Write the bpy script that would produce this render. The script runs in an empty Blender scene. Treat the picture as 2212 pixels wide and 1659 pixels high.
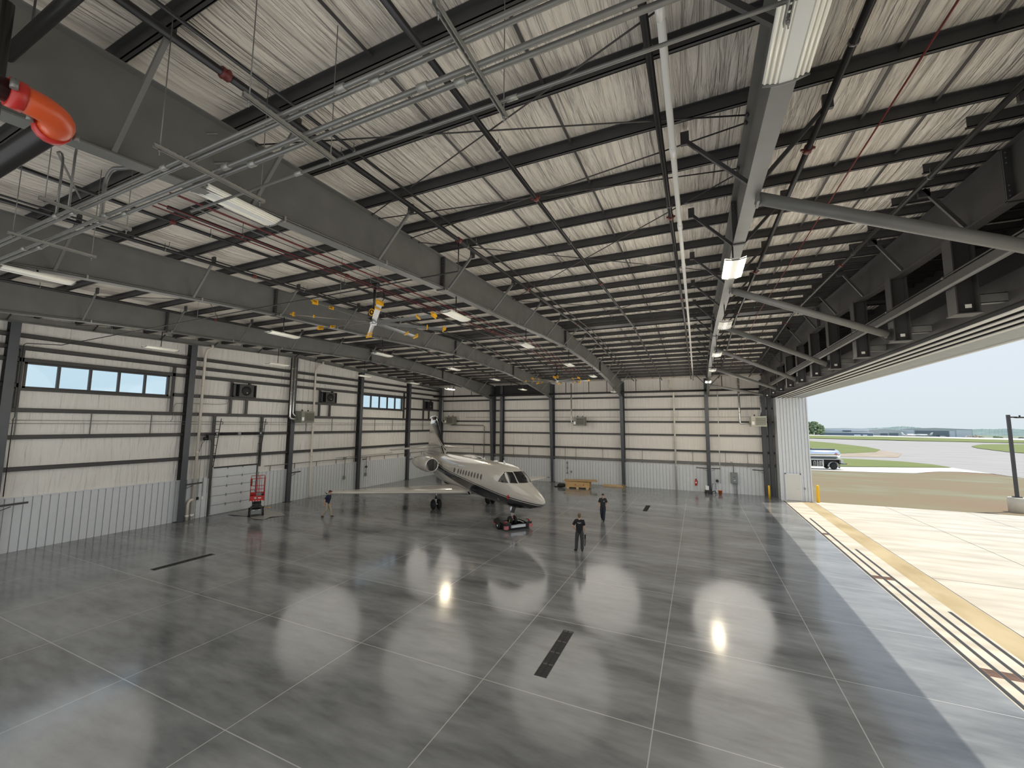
import bpy, bmesh, math, random
from mathutils import Vector, Matrix
R = math.radians
PI = math.pi
scn = bpy.context.scene
COL = scn.collection

# ---------------------------------------------------------------- camera
CAM = bpy.data.cameras.new('camera')
cam = bpy.data.objects.new('camera', CAM)
COL.objects.link(cam)
CAM.sensor_fit = 'HORIZONTAL'
CAM.sensor_width = 36.0
CAM.lens = 36.0 * 882.0 / 2212.0
CAM.clip_start = 0.05
CAM.clip_end = 4000
_yaw, _pitch, _roll = R(24.35), R(5.73), R(0.42)
_f = Vector((-math.sin(_yaw) * math.cos(_pitch), math.cos(_yaw) * math.cos(_pitch), math.sin(_pitch)))
_r = Vector((math.cos(_yaw), math.sin(_yaw), 0))
_u = _r.cross(_f)
_r2 = math.cos(_roll) * _r + math.sin(_roll) * _u
_u2 = -math.sin(_roll) * _r + math.cos(_roll) * _u
cam.matrix_world = Matrix(((_r2.x, _u2.x, -_f.x, 0), (_r2.y, _u2.y, -_f.y, 0), (_r2.z, _u2.z, -_f.z, 6.2), (0, 0, 0, 1)))
scn.camera = cam

# ---------------------------------------------------------------- sky, sun, exposure
scn.view_settings.view_transform = 'Standard'
scn.view_settings.look = 'None'
scn.view_settings.gamma = 1.0
scn.view_settings.exposure = 0.25
scn.view_settings.use_curve_mapping = False
REAR, BAY = 800, 235
W = bpy.data.worlds.new('sky')
scn.world = W
W.use_nodes = True
nt = W.node_tree
nt.nodes.clear()
_tc = nt.nodes.new('ShaderNodeTexCoord')
_sx = nt.nodes.new('ShaderNodeSeparateXYZ')
_rp = nt.nodes.new('ShaderNodeValToRGB')
_bg = nt.nodes.new('ShaderNodeBackground')
_wo = nt.nodes.new('ShaderNodeOutputWorld')
nt.links.new(_tc.outputs['Generated'], _sx.inputs[0])
nt.links.new(_sx.outputs[2], _rp.inputs[0])
nt.links.new(_rp.outputs[0], _bg.inputs[0])
nt.links.new(_bg.outputs[0], _wo.inputs[0])
_cr = _rp.color_ramp
_cr.elements[0].position = 0.0
_cr.elements[0].color = (0.70, 0.78, 0.83, 1)
_cr.elements[1].position = 1.0
_cr.elements[1].color = (0.42, 0.60, 0.98, 1)
_e = _cr.elements.new(0.10); _e.color = (0.74, 0.82, 0.89, 1)
_e = _cr.elements.new(0.28); _e.color = (0.78, 0.86, 0.97, 1)
_e = _cr.elements.new(0.60); _e.color = (0.62, 0.77, 1.0, 1)
_bg.inputs[1].default_value = SKY = 0.85
_sl = bpy.data.lights.new('sun', 'SUN')
_so = bpy.data.objects.new('sun', _sl)
COL.objects.link(_so)
_sl.energy = SUN = 3.3
_sl.angle = R(0.55)
_sl.color = (1.0, 0.93, 0.80)
_so.rotation_euler = Vector((3.75, 2.1, 8.72)).to_track_quat('Z', 'Y').to_euler()
_so.location = (20, 10, 40)
def area_light(name, loc, aim, sx, sy, power, col):
    l = bpy.data.lights.new(name, 'AREA'); l.shape = 'RECTANGLE'; l.size = sx; l.size_y = sy; l.energy = power; l.color = col
    o = bpy.data.objects.new(name, l); COL.objects.link(o); o.location = loc
    o.rotation_euler = (-Vector(aim)).to_track_quat('Z', 'Y').to_euler()
    return o
# added fill lights to brighten the hall: a rear panel, then soft overhead points
area_light('rear_fill_light', (-12.0, -1.9, 4.4), (0, 1, 0.0), 30, 8.2, REAR, (0.93, 0.97, 1.0))
for _x, _y, _k in ((-23.5, 9, 0.9), (-23.5, 21, 1.0), (-23.5, 34, 1.0), (-14.7, 9, 0.7), (-14.7, 21, 0.9), (-14.7, 34, 1.3), (-7.05, 11, 0.7), (-7.05, 22, 1.0), (-7.05, 34, 1.4), (1.8, 12, 1.1), (1.8, 23, 1.5), (1.8, 34, 1.9)):
    _l = bpy.data.lights.new('bay_fill_light', 'POINT'); _l.energy = BAY * _k; _l.shadow_soft_size = 2.6; _l.color = (1.0, 0.95, 0.86)  # added fill point, larger and lower than any fixture
    _o = bpy.data.objects.new('bay_fill_light', _l); COL.objects.link(_o); _o.location = (_x, _y, 7.5)
scn.cycles.max_bounces = 10
scn.cycles.diffuse_bounces = 6
scn.cycles.glossy_bounces = 4
scn.cycles.sample_clamp_indirect = 6.0
scn.cycles.use_denoising = True

# ---------------------------------------------------------------- materials
def newmat(name):
    m = bpy.data.materials.new(name)
    m.use_nodes = True
    return m, m.node_tree, m.node_tree.nodes['Principled BSDF']

def mat(name, col, rough=0.5, metal=0.0, noise=0.0, scale=4.0, bump=0.0, bscale=None, stretch=(1, 1, 1), emit=None, coat=0.0, spec=None):
    m, t, b = newmat(name)
    c = tuple(col) + (1,) if len(col) == 3 else col
    b.inputs['Base Color'].default_value = c
    b.inputs['Roughness'].default_value = rough
    b.inputs['Metallic'].default_value = metal
    if spec is not None: b.inputs['Specular IOR Level'].default_value = spec
    if coat: b.inputs['Coat Weight'].default_value = coat
    if emit:
        b.inputs['Emission Color'].default_value = tuple(emit[0]) + (1,)
        b.inputs['Emission Strength'].default_value = emit[1]
    if noise or bump:
        tc = t.nodes.new('ShaderNodeTexCoord')
        mp = t.nodes.new('ShaderNodeMapping')
        mp.inputs['Scale'].default_value = stretch
        t.links.new(tc.outputs['Object'], mp.inputs[0])
    if noise:
        n = t.nodes.new('ShaderNodeTexNoise')
        n.inputs['Scale'].default_value = scale
        n.inputs['Detail'].default_value = 5
        t.links.new(mp.outputs[0], n.inputs['Vector'])
        rp = t.nodes.new('ShaderNodeValToRGB')
        rp.color_ramp.elements[0].position = 0.3
        rp.color_ramp.elements[1].position = 0.7
        rp.color_ramp.elements[0].color = tuple(max(0, x * (1 - noise)) for x in c[:3]) + (1,)
        rp.color_ramp.elements[1].color = tuple(min(1, x * (1 + noise)) for x in c[:3]) + (1,)
        t.links.new(n.outputs[0], rp.inputs[0])
        t.links.new(rp.outputs[0], b.inputs['Base Color'])
    if bump:
        n2 = t.nodes.new('ShaderNodeTexNoise')
        n2.inputs['Scale'].default_value = bscale or scale
        n2.inputs['Detail'].default_value = 4
        t.links.new(mp.outputs[0], n2.inputs['Vector'])
        bp = t.nodes.new('ShaderNodeBump')
        bp.inputs['Strength'].default_value = bump
        bp.inputs['Distance'].default_value = 0.1
        t.links.new(n2.outputs[0], bp.inputs['Height'])
        t.links.new(bp.outputs[0], b.inputs['Normal'])
    return m

M = {}
M['steel'] = mat('gray_primer_steel', (0.155, 0.155, 0.146), 0.5, noise=0.10, scale=2)
M['dark_steel'] = mat('dark_gray_steel', (0.048, 0.046, 0.046), 0.5, noise=0.10, scale=2)
M['blue_steel'] = mat('blue_gray_steel', (0.062, 0.068, 0.078), 0.45, noise=0.10, scale=2)
M['black_pipe'] = mat('black_pipe', (0.018, 0.017, 0.017), 0.35)
M['red_pipe'] = mat('red_conduit', (0.16, 0.022, 0.020), 0.45)
M['orange'] = mat('orange_coupling', (0.62, 0.09, 0.022), 0.35)
M['galv'] = mat('galvanized_conduit', (0.20, 0.20, 0.19), 0.45, metal=0.5, noise=0.1)
M['strut'] = mat('galvanized_strut', (0.36, 0.355, 0.33), 0.5, metal=0.5, noise=0.1)
M['rod'] = mat('dark_rod', (0.05, 0.045, 0.045), 0.5)
M['pvc'] = mat('cream_plastic_pipe', (0.66, 0.62, 0.54), 0.45)
M['whitepipe'] = mat('white_pipe', (0.78, 0.77, 0.72), 0.4)
M['panel'] = mat('white_metal_panel', (0.62, 0.645, 0.665), 0.35, noise=0.03)
M['trim'] = mat('pale_trim', (0.66, 0.68, 0.70), 0.4)
M['fascia'] = mat('gray_fascia', (0.30, 0.33, 0.335), 0.4, noise=0.08)
M['cream_metal'] = mat('cream_metal', (0.62, 0.61, 0.57), 0.4)
M['fixture'] = mat('white_fixture', (0.80, 0.80, 0.76), 0.35)
M['tube'] = mat('pale_lamp_tube', (0.88, 0.86, 0.76), 0.2, emit=((1, 0.95, 0.82), 0.08))  # faint glow added to the tubes of switched-off fixtures
M['tube_on'] = mat('lit_lamp_tube', (0.9, 0.9, 0.8), 0.2, emit=((1, 0.86, 0.58), 22))
M['yellow'] = mat('yellow_paint', (0.80, 0.42, 0.02), 0.35)
M['bollard'] = mat('bollard_yellow', (0.85, 0.50, 0.02), 0.4)
M['black'] = mat('black_paint', (0.012, 0.012, 0.013), 0.4)
M['rubber'] = mat('black_rubber', (0.014, 0.014, 0.015), 0.7)
M['alu'] = mat('brushed_aluminum', (0.62, 0.63, 0.64), 0.28, metal=0.9)
M['chrome'] = mat('chrome', (0.80, 0.80, 0.80), 0.12, metal=1.0)
M['white'] = mat('white_paint', (0.80, 0.80, 0.78), 0.35)
M['coupling'] = mat('dull_red_coupling', (0.13, 0.022, 0.018), 0.5)
M['red'] = mat('red_paint', (0.48, 0.025, 0.02), 0.4)
M['wood'] = mat('plywood', (0.50, 0.32, 0.14), 0.6, noise=0.25, scale=3, stretch=(1, 6, 6))
M['wood2'] = mat('pale_lumber', (0.58, 0.42, 0.22), 0.6, noise=0.2, scale=3, stretch=(1, 6, 6))
M['heater'] = mat('olive_gray_heater', (0.20, 0.20, 0.16), 0.45, noise=0.08)
M['heater2'] = mat('beige_heater', (0.44, 0.43, 0.36), 0.45, noise=0.08)
M['silverduct'] = mat('galvanized_duct', (0.62, 0.62, 0.60), 0.3, metal=0.85, noise=0.12)
M['graybox'] = mat('gray_enclosure', (0.20, 0.22, 0.22), 0.45)
M['sheet'] = mat('clear_plastic_sheet', (0.35, 0.34, 0.31), 0.25, bump=0.5, bscale=6)
M['darkhdr'] = mat('black_header', (0.014, 0.014, 0.015), 0.6)

def insulation(name, ripple, col=(0.80, 0.735, 0.645), amp=0.45):
    """white facing: draped folds run across the framing"""
    m, t, b = newmat(name)
    b.inputs['Base Color'].default_value = col + (1,)
    b.inputs['Roughness'].default_value = 0.42
    tc = t.nodes.new('ShaderNodeTexCoord')
    mp = t.nodes.new('ShaderNodeMapping'); mp.inputs['Scale'].default_value = ripple
    n0 = t.nodes.new('ShaderNodeTexNoise'); n0.inputs['Scale'].default_value = 0.8
    n0.inputs['Detail'].default_value = 2
    n1 = t.nodes.new('ShaderNodeTexNoise'); n1.inputs['Scale'].default_value = 1.0
    n1.inputs['Detail'].default_value = 4; n1.inputs['Distortion'].default_value = 0.6
    mix = t.nodes.new('ShaderNodeMath'); mix.operation = 'MULTIPLY'
    bp = t.nodes.new('ShaderNodeBump'); bp.inputs['Strength'].default_value = 1.0; bp.inputs['Distance'].default_value = amp
    t.links.new(tc.outputs['Object'], mp.inputs[0])
    t.links.new(tc.outputs['Object'], n0.inputs['Vector'])
    t.links.new(mp.outputs[0], n1.inputs['Vector'])
    t.links.new(n0.outputs[0], mix.inputs[0]); t.links.new(n1.outputs[0], mix.inputs[1])
    t.links.new(mix.outputs[0], bp.inputs['Height'])
    t.links.new(bp.outputs[0], b.inputs['Normal'])
    return m
M['roof_ins'] = insulation('roof_insulation_facing', (9.0, 0.55, 1))
M['wall_ins_l'] = insulation('wall_insulation_facing', (1, 5.0, 0.5), (0.74, 0.72, 0.68), 0.22)
M['wall_ins_f'] = insulation('end_wall_insulation_facing', (5.0, 1, 0.25), (0.72, 0.68, 0.635), 0.16)

def math_node(t, op, a=None, b=None):
    n = t.nodes.new('ShaderNodeMath'); n.operation = op
    for i, v in enumerate((a, b)):
        if v is None: continue
        if isinstance(v, (int, float)): n.inputs[i].default_value = v
        else: t.links.new(v, n.inputs[i])
    return n.outputs[0]

def floor_material():
    m, t, b = newmat('polished_concrete')
    tc = t.nodes.new('ShaderNodeTexCoord')
    sp = t.nodes.new('ShaderNodeSeparateXYZ'); t.links.new(tc.outputs['Object'], sp.inputs[0])
    X, Y = sp.outputs[0], sp.outputs[1]
    mp = t.nodes.new('ShaderNodeMapping'); mp.inputs['Scale'].default_value = (0.35, 1.2, 1)
    mp.inputs['Rotation'].default_value = (0, 0, R(12))
    t.links.new(tc.outputs['Object'], mp.inputs[0])
    n1 = t.nodes.new('ShaderNodeTexNoise'); n1.inputs['Scale'].default_value = 0.55; n1.inputs['Detail'].default_value = 8
    n1.inputs['Roughness'].default_value = 0.62
    t.links.new(mp.outputs[0], n1.inputs['Vector'])
    n2 = t.nodes.new('ShaderNodeTexNoise'); n2.inputs['Scale'].default_value = 3.0; n2.inputs['Detail'].default_value = 6
    t.links.new(mp.outputs[0], n2.inputs['Vector'])
    s = math_node(t, 'ADD', math_node(t, 'MULTIPLY', n1.outputs[0], 0.75), math_node(t, 'MULTIPLY', n2.outputs[0], 0.25))
    rp = t.nodes.new('ShaderNodeValToRGB')
    rp.color_ramp.elements[0].position = 0.36; rp.color_ramp.elements[0].color = (0.115, 0.120, 0.124, 1)
    rp.color_ramp.elements[1].position = 0.66; rp.color_ramp.elements[1].color = (0.285, 0.297, 0.305, 1)
    t.links.new(s, rp.inputs[0])
    # saw-cut joints of the slab grid
    def joint(coord, off, step, w):
        f = math_node(t, 'FRACT', math_node(t, 'DIVIDE', math_node(t, 'SUBTRACT', coord, off), step))
        d = math_node(t, 'ABSOLUTE', math_node(t, 'SUBTRACT', f, 0.5))
        return math_node(t, 'GREATER_THAN', d, 0.5 - w / step)
    j = math_node(t, 'MAXIMUM', joint(X, -1.05, 3.945, 0.011), joint(Y, 5.77, 3.69, 0.011))
    j = math_node(t, 'MULTIPLY', j, math_node(t, 'LESS_THAN', X, 6.33))
    mx = t.nodes.new('ShaderNodeMix'); mx.data_type = 'RGBA'
    t.links.new(j, mx.inputs[0]); t.links.new(rp.outputs[0], mx.inputs[6])
    mx.inputs[7].default_value = (0.44, 0.44, 0.43, 1)
    t.links.new(mx.outputs[2], b.inputs['Base Color'])
    rr = t.nodes.new('ShaderNodeMapRange')
    rr.inputs[1].default_value = 0.3; rr.inputs[2].default_value = 0.7
    rr.inputs[3].default_value = 0.07; rr.inputs[4].default_value = 0.20
    t.links.new(s, rr.inputs[0]); t.links.new(rr.outputs[0], b.inputs['Roughness'])
    return m
M['floor'] = floor_material()

def ground(name, c1, c2, scale, c3=None, stretch=(1, 1, 1), rough=0.9, detail=6, lo=0.35, hi=0.65):
    m, t, b = newmat(name)
    tc = t.nodes.new('ShaderNodeTexCoord')
    mp = t.nodes.new('ShaderNodeMapping'); mp.inputs['Scale'].default_value = stretch
    t.links.new(tc.outputs['Object'], mp.inputs[0])
    n = t.nodes.new('ShaderNodeTexNoise'); n.inputs['Scale'].default_value = scale; n.inputs['Detail'].default_value = detail
    t.links.new(mp.outputs[0], n.inputs['Vector'])
    rp = t.nodes.new('ShaderNodeValToRGB')
    rp.color_ramp.elements[0].position = lo; rp.color_ramp.elements[0].color = c1 + (1,)
    rp.color_ramp.elements[1].position = hi; rp.color_ramp.elements[1].color = c2 + (1,)
    if c3:
        e = rp.color_ramp.elements.new((lo + hi) / 2); e.color = c3 + (1,)
    t.links.new(n.outputs[0], rp.inputs[0]); t.links.new(rp.outputs[0], b.inputs['Base Color'])
    b.inputs['Roughness'].default_value = rough
    return m
M['apron'] = ground('apron_concrete', (0.50, 0.45, 0.36), (0.66, 0.61, 0.51), 0.6, stretch=(0.5, 2, 1))
M['buff'] = ground('buff_concrete', (0.40, 0.31, 0.165), (0.53, 0.43, 0.26), 0.9, stretch=(1, 0.4, 1))
M['soil'] = ground('seeded_soil', (0.24, 0.165, 0.095), (0.26, 0.27, 0.18), 0.09, c3=(0.225, 0.185, 0.10), stretch=(0.8, 1.8, 1), detail=14, lo=0.34, hi=0.70)
M['grass'] = ground('mown_grass', (0.13, 0.17, 0.035), (0.21, 0.24, 0.07), 0.5, stretch=(0.3, 2, 1))
M['taxi'] = ground('asphalt_taxiway', (0.33, 0.31, 0.29), (0.42, 0.40, 0.37), 0.3, stretch=(0.4, 3, 1))
M['strip'] = ground('pale_access_road', (0.66, 0.62, 0.55), (0.75, 0.72, 0.65), 0.5)
M['dirt'] = ground('bare_dirt', (0.36, 0.28, 0.20), (0.42, 0.36, 0.28), 0.4)
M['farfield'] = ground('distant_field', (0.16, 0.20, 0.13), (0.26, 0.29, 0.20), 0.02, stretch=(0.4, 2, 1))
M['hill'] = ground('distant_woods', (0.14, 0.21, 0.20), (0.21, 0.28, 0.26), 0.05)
M['leaf'] = ground('hazy_tree_leaves', (0.10, 0.16, 0.09), (0.20, 0.27, 0.14), 0.7)  # leaf colours lightened, distance haze painted in
M['bark'] = mat('bark', (0.10, 0.07, 0.05), 0.9)

# ---------------------------------------------------------------- mesh builder
class MB:
    def __init__(s, org=(0, 0, 0)):
        s.v = []; s.f = []; s.sm = []; s.mi = []; s.o = Vector(org); s.cur = 0
    def _add(s, vs, fs, smooth=False):
        n = len(s.v)
        s.v += [Vector(p) - s.o for p in vs]
        s.f += [tuple(i + n for i in f) for f in fs]
        s.sm += [smooth] * len(fs); s.mi += [s.cur] * len(fs)
        return s
    def box(s, a, b):
        x0, y0, z0 = [min(p, q) for p, q in zip(a, b)]; x1, y1, z1 = [max(p, q) for p, q in zip(a, b)]
        vs = [(x0, y0, z0), (x1, y0, z0), (x1, y1, z0), (x0, y1, z0), (x0, y0, z1), (x1, y0, z1), (x1, y1, z1), (x0, y1, z1)]
        return s._add(vs, [(0, 3, 2, 1), (4, 5, 6, 7), (0, 1, 5, 4), (1, 2, 6, 5), (2, 3, 7, 6), (3, 0, 4, 7)])
    def cbox(s, c, d):
        return s.box([c[i] - d[i] / 2 for i in range(3)], [c[i] + d[i] / 2 for i in range(3)])
    def prism(s, poly, d):
        """closed outline poly (3-D points) swept by vector d"""
        n = len(poly); d = Vector(d)
        vs = [Vector(p) for p in poly] + [Vector(p) + d for p in poly]
        fs = [tuple(range(n))[::-1], tuple(range(n, 2 * n))] + [(i, (i + 1) % n, n + (i + 1) % n, n + i) for i in range(n)]
        return s._add(vs, fs)
    def bar(s, p, q, w, h=None, up=(0, 0, 1)):
        p, q = Vector(p), Vector(q); h = h or w
        d = (q - p).normalized(); up = Vector(up)
        if abs(d.dot(up)) > 0.98: up = Vector((1, 0, 0))
        a = d.cross(up).normalized(); b = a.cross(d)
        vs = [e + a * sx * w / 2 + b * sz * h / 2 for e in (p, q) for sx, sz in ((-1, -1), (1, -1), (1, 1), (-1, 1))]
        return s._add(vs, [(0, 1, 2, 3), (7, 6, 5, 4), (0, 4, 5, 1), (1, 5, 6, 2), (2, 6, 7, 3), (3, 7, 4, 0)])
    def tube(s, path, r, n=8, caps=True, radii=None):
        P = [Vector(p) for p in path]; vs = []; fs = []
        u = None
        for i, p in enumerate(P):
            d = (P[min(i + 1, len(P) - 1)] - P[max(i - 1, 0)]).normalized()
            if u is None:
                t = Vector((0, 0, 1)) if abs(d.z) < 0.9 else Vector((1, 0, 0))
                u = d.cross(t).normalized()
            else:
                u = (u - d * u.dot(d)).normalized()
            w = d.cross(u); rr = radii[i] if radii else r
            vs += [p + (u * math.cos(2 * PI * k / n) + w * math.sin(2 * PI * k / n)) * rr for k in range(n)]
        for i in range(len(P) - 1):
            for k in range(n):
                fs.append((i * n + k, i * n + (k + 1) % n, (i + 1) * n + (k + 1) % n, (i + 1) * n + k))
        s._add(vs, fs, True)
        if caps:
            m = len(s.v) - len(vs)
            s.f += [tuple(m + k for k in range(n))[::-1], tuple(m + len(vs) - n + k for k in range(n))]
            s.sm += [False, False]; s.mi += [s.cur] * 2
        return s
    def lathe(s, prof, c=(0, 0, 0), axis='Z', n=20):
        c = Vector(c); vs = []; fs = []
        for r, h in prof:
            for k in range(n):
                a = 2 * PI * k / n; x, y = r * math.cos(a), r * math.sin(a)
                vs.append(c + Vector({'Z': (x, y, h), 'X': (h, x, y), 'Y': (y, h, x)}[axis]))
        for i in range(len(prof) - 1):
            for k in range(n):
                fs.append((i * n + k, i * n + (k + 1) % n, (i + 1) * n + (k + 1) % n, (i + 1) * n + k))
        s._add(vs, fs, True)
        m = len(s.v) - len(vs)
        if prof[0][0] > 1e-4: s.f.append(tuple(m + k for k in range(n))[::-1]); s.sm.append(False); s.mi.append(s.cur)
        if prof[-1][0] > 1e-4: s.f.append(tuple(m + len(vs) - n + k for k in range(n))); s.sm.append(False); s.mi.append(s.cur)
        return s
    def ball(s, c, r, n=12, sq=(1, 1, 1)):
        c = Vector(c); k = n // 2
        prof = [(math.sin(PI * i / k), -math.cos(PI * i / k)) for i in range(k + 1)]
        vs = []; fs = []
        for a, h in prof:
            for q in range(n):
                t = 2 * PI * q / n
                vs.append(c + Vector((a * math.cos(t) * sq[0], a * math.sin(t) * sq[1], h * sq[2])) * r)
        for i in range(k):
            for q in range(n): fs.append((i * n + q, i * n + (q + 1) % n, (i + 1) * n + (q + 1) % n, (i + 1) * n + q))
        return s._add(vs, fs, True)
    def grid(s, rows, smooth=True, close=False):
        nr, nc = len(rows), len(rows[0]); vs = [p for r in rows for p in r]; fs = []
        for i in range(nr - 1):
            for j in range(nc if close else nc - 1):
                fs.append((i * nc + j, i * nc + (j + 1) % nc, (i + 1) * nc + (j + 1) % nc, (i + 1) * nc + j))
        return s._add(vs, fs, smooth)
    def build(s, name, m, parent=None, bevel=0, label=None):
        me = bpy.data.meshes.new(name)
        me.from_pydata([tuple(p) for p in s.v], [], s.f)
        me.polygons.foreach_set('use_smooth', s.sm)
        ms = m if isinstance(m, (list, tuple)) else [m]
        for k in ms: me.materials.append(M[k] if isinstance(k, str) else k)
        if len(ms) > 1: me.polygons.foreach_set('material_index', s.mi)
        bm = bmesh.new(); bm.from_mesh(me)
        bmesh.ops.remove_doubles(bm, verts=bm.verts, dist=1e-5)
        bmesh.ops.recalc_face_normals(bm, faces=bm.faces)
        bm.to_mesh(me); bm.free()
        o = bpy.data.objects.new(name, me)
        COL.objects.link(o)
        if parent is not None: o.parent = parent
        else: o.location = s.o
        if bevel:
            md = o.modifiers.new('bevel', 'BEVEL'); md.width = bevel; md.segments = 2; md.limit_method = 'ANGLE'
        if label: o['label'] = label
        return o

def tag(o, label, cat, group=None, kind=None):
    if label: o['label'] = label
    if cat: o['category'] = cat
    if group: o['group'] = group
    if kind: o['kind'] = kind
    return o
def thing(name, label, cat, loc=(0, 0, 0), rz=0.0, group=None):
    o = bpy.data.objects.new(name, None); COL.objects.link(o)
    o.empty_display_size = 0.2
    o.location = loc; o.rotation_euler = (0, 0, rz)
    return tag(o, label, cat, group, 'thing')
def copy_tree(o, loc=None, rz=None, label=None, parent=None):
    c = o.copy(); COL.objects.link(c)
    if parent is not None: c.parent = parent
    if loc is not None: c.location = loc
    if rz is not None: c.rotation_euler = (0, 0, rz)
    if label: c['label'] = label
    for ch in list(o.children): copy_tree(ch, parent=c)
    return c
def struct(o): o['kind'] = 'structure'; return o
ORD = ['first', 'second', 'third', 'fourth', 'fifth', 'sixth', 'seventh', 'eighth', 'ninth', 'tenth', 'eleventh', 'twelfth', 'thirteenth', 'fourteenth', 'fifteenth', 'sixteenth', 'seventeenth', 'eighteenth']
random.seed(7)
# ================================================================ building geometry
XL, YF, YN, XR = -30.1, 43.9, -2.2, 8.25
RIDGE = 23.2
def interp(x, tab):
    if x <= tab[0][0]: return tab[0][1]
    for (a, b), (c, d) in zip(tab, tab[1:]):
        if x <= c: return b + (d - b) * (x - a) / (c - a)
    return tab[-1][1]
def top(y): return 10.98 + 0.0375 * y if y < RIDGE else 11.85 - 0.05 * (y - RIDGE)
BOT = [(-2.2, 9.0), (0, 9.5), (4.3, 9.95), (6, 10.07), (8.7, 10.25), (10.4, 10.36), (13, 10.45), (16, 10.55), (19, 10.72), (23.1, 10.86), (26, 10.8), (31.3, 10.6), (35.7, 10.22), (41, 9.5), (42.8, 9.22)]
def bot(y): return interp(y, BOT)
def roofu(y): return top(y) + 0.22

# ---- slabs and room shell
fl = MB().box((XL - 0.3, YN - 0.2, -0.3), (6.34, 44.2, 0)).build('floor', 'floor'); struct(fl)
sl = MB(); sl.box((6.34, -40, -0.3), (7.72, 44.2, -0.004)); sl = sl.build('floor_threshold_slab', 'apron'); struct(sl)
struct(MB().box((7.72, -40, -0.3), (8.62, 44.2, -0.004)).build('floor_outer_slab', 'buff'))
# black recessed door tracks and their pale seats
def floor_rail(x, y0, y1, which, lab):
    t = thing('floor_rail', lab, 'door track', (x, (y0 + y1) / 2, 0), group='steel rails of the sliding doors')
    o = (x, (y0 + y1) / 2, 0)
    MB(o).box((x - 0.055, y0, -0.02), (x + 0.055, y1, -0.0005)).build('rail_bed', 'dark_steel', t)
    MB(o).box((x - 0.028, y0, -0.02), (x - 0.012, y1, 0.006)).box((x + 0.012, y0, -0.02), (x + 0.028, y1, 0.006)).build('rail_head', 'rod', t)
floor_rail(6.43, -12, 41.6, 0, 'longest steel door rail in the floor, beside the polished slab')
floor_rail(6.80, -12, 34.6, 1, 'second steel door rail outward from the polished slab')
floor_rail(7.17, -12, 27.0, 2, 'third steel door rail outward from the polished slab')
floor_rail(7.58, -12, 19.4, 3, 'outermost and shortest steel door rail beside the buff concrete')
for i, (x, y, a) in enumerate([(6.62, 30.0, 'one'), (6.62, 22.46, 'two'), (6.98, 22.46, 'two'), (6.62, 15.15, 'three'), (6.98, 15.15, 'three'), (7.38, 15.15, 'three')]):
    g = thing('rail_drain', ['small rusty drain between the two inner door rails near the end wall', 'rusty drain grate between the two inner rails, beside its twin halfway out', 'rusty drain grate between second and third rail, beside its twin halfway out',
              'rusty drain grate by the longest rail, in the row of three', 'rusty drain grate between second and third rail, in the row of three', 'rusty drain grate by the outermost rail, in the row of three'][i], 'drain', (x, y, 0), group='drains between the door rails')
    MB((x, y, 0)).box((x - 0.13, y - 0.2, -0.02), (x + 0.13, y + 0.2, 0.002)).build('drain_frame', mat('rusty_steel_%d' % i, (0.20, 0.10, 0.06), 0.7, noise=0.3) if i == 0 else bpy.data.materials['rusty_steel_0'], g)
    b = MB((x, y, 0))
    for k in range(5): b.box((x - 0.10, y - 0.15 + k * 0.07, 0.002), (x + 0.10, y - 0.13 + k * 0.07, 0.006))
    b.build('grate', 'dark_steel', g)

def wall_y(name, x0, x1, holes, ys, htop, m):
    """wall in a plane of constant x, between x0 and x1, cut by holes (y0, y1, z0, z1)"""
    cuts = sorted(set(ys) | {h[0] for h in holes} | {h[1] for h in holes})
    b = MB()
    for ya, yb in zip(cuts, cuts[1:]):
        hs = sorted([h for h in holes if h[0] <= ya + 1e-6 and h[1] >= yb - 1e-6], key=lambda h: h[2])
        z = 0.0
        for h in hs:
            if h[2] > z: b.box((x0, ya, z), (x1, yb, h[2]))
            z = h[3]
        b.prism([(x0, ya, z), (x0, yb, z), (x0, yb, htop(yb)), (x0, ya, htop(ya))], (x1 - x0, 0, 0))
    return struct(b.build(name, m))
WIN1 = (8.26, 14.34, 7.83, 9.12); WIN2 = (30.62, 36.66, 7.78, 9.12)
wall_left = wall_y('wall_left', XL - 0.3, XL, [WIN1, WIN2], [YN - 0.2, RIDGE, 44.2], lambda y: roofu(y) + 0.02, 'wall_ins_l')
wf = MB().box((XL - 0.3, YF, 0), (8.3, YF + 0.3, roofu(YF) + 0.05)).build('wall_far', 'wall_ins_f'); struct(wf)
wn = MB().box((XL - 0.3, YN - 0.3, 0), (8.3, YN, roofu(YN) + 0.05)).build('wall_near', 'wall_ins_f'); struct(wn)
wr = MB()
for ya, yb in ((YN, RIDGE), (RIDGE, YF + 0.3)):
    wr.prism([(8.05, ya, 8.95), (8.05, yb, 8.95), (8.05, yb, roofu(yb) + 0.02), (8.05, ya, roofu(ya) + 0.02)], (0.25, 0, 0))
wr = wr.build('wall_right', 'darkhdr'); struct(wr)

# ---- roof: draped white facing between the purlins, metal sheets above
PY = [-0.55, 0.93, 2.4, 3.9, 5.38, 6.86, 8.36, 9.84, 11.32, 12.8, 14.3, 15.75, 17.2, 18.7, 20.2, 21.65, 22.75, 23.65, 25.1, 26.6, 28.1, 29.6, 31.1, 32.6, 34.1, 35.6, 37.1, 38.6, 40.1, 41.6, 43.1]
ys = [YN - 0.3] + PY + [44.2]
rows = []
for a, b_ in zip(ys, ys[1:]):
    for k in range(6):
        y = a + (b_ - a) * k / 6; t = k / 6
        sag = 0.035 * 4 * t * (1 - t)
        rows.append([(XL - 0.3 + (XR + 0.35 - XL) * i / 60, y, roofu(y) - sag) for i in range(61)])
rows.append([(XL - 0.3 + (XR + 0.35 - XL) * i / 60, 44.2, roofu(44.2)) for i in range(61)])
ceil = MB().grid(rows).build('ceiling', 'roof_ins'); struct(ceil)
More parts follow.
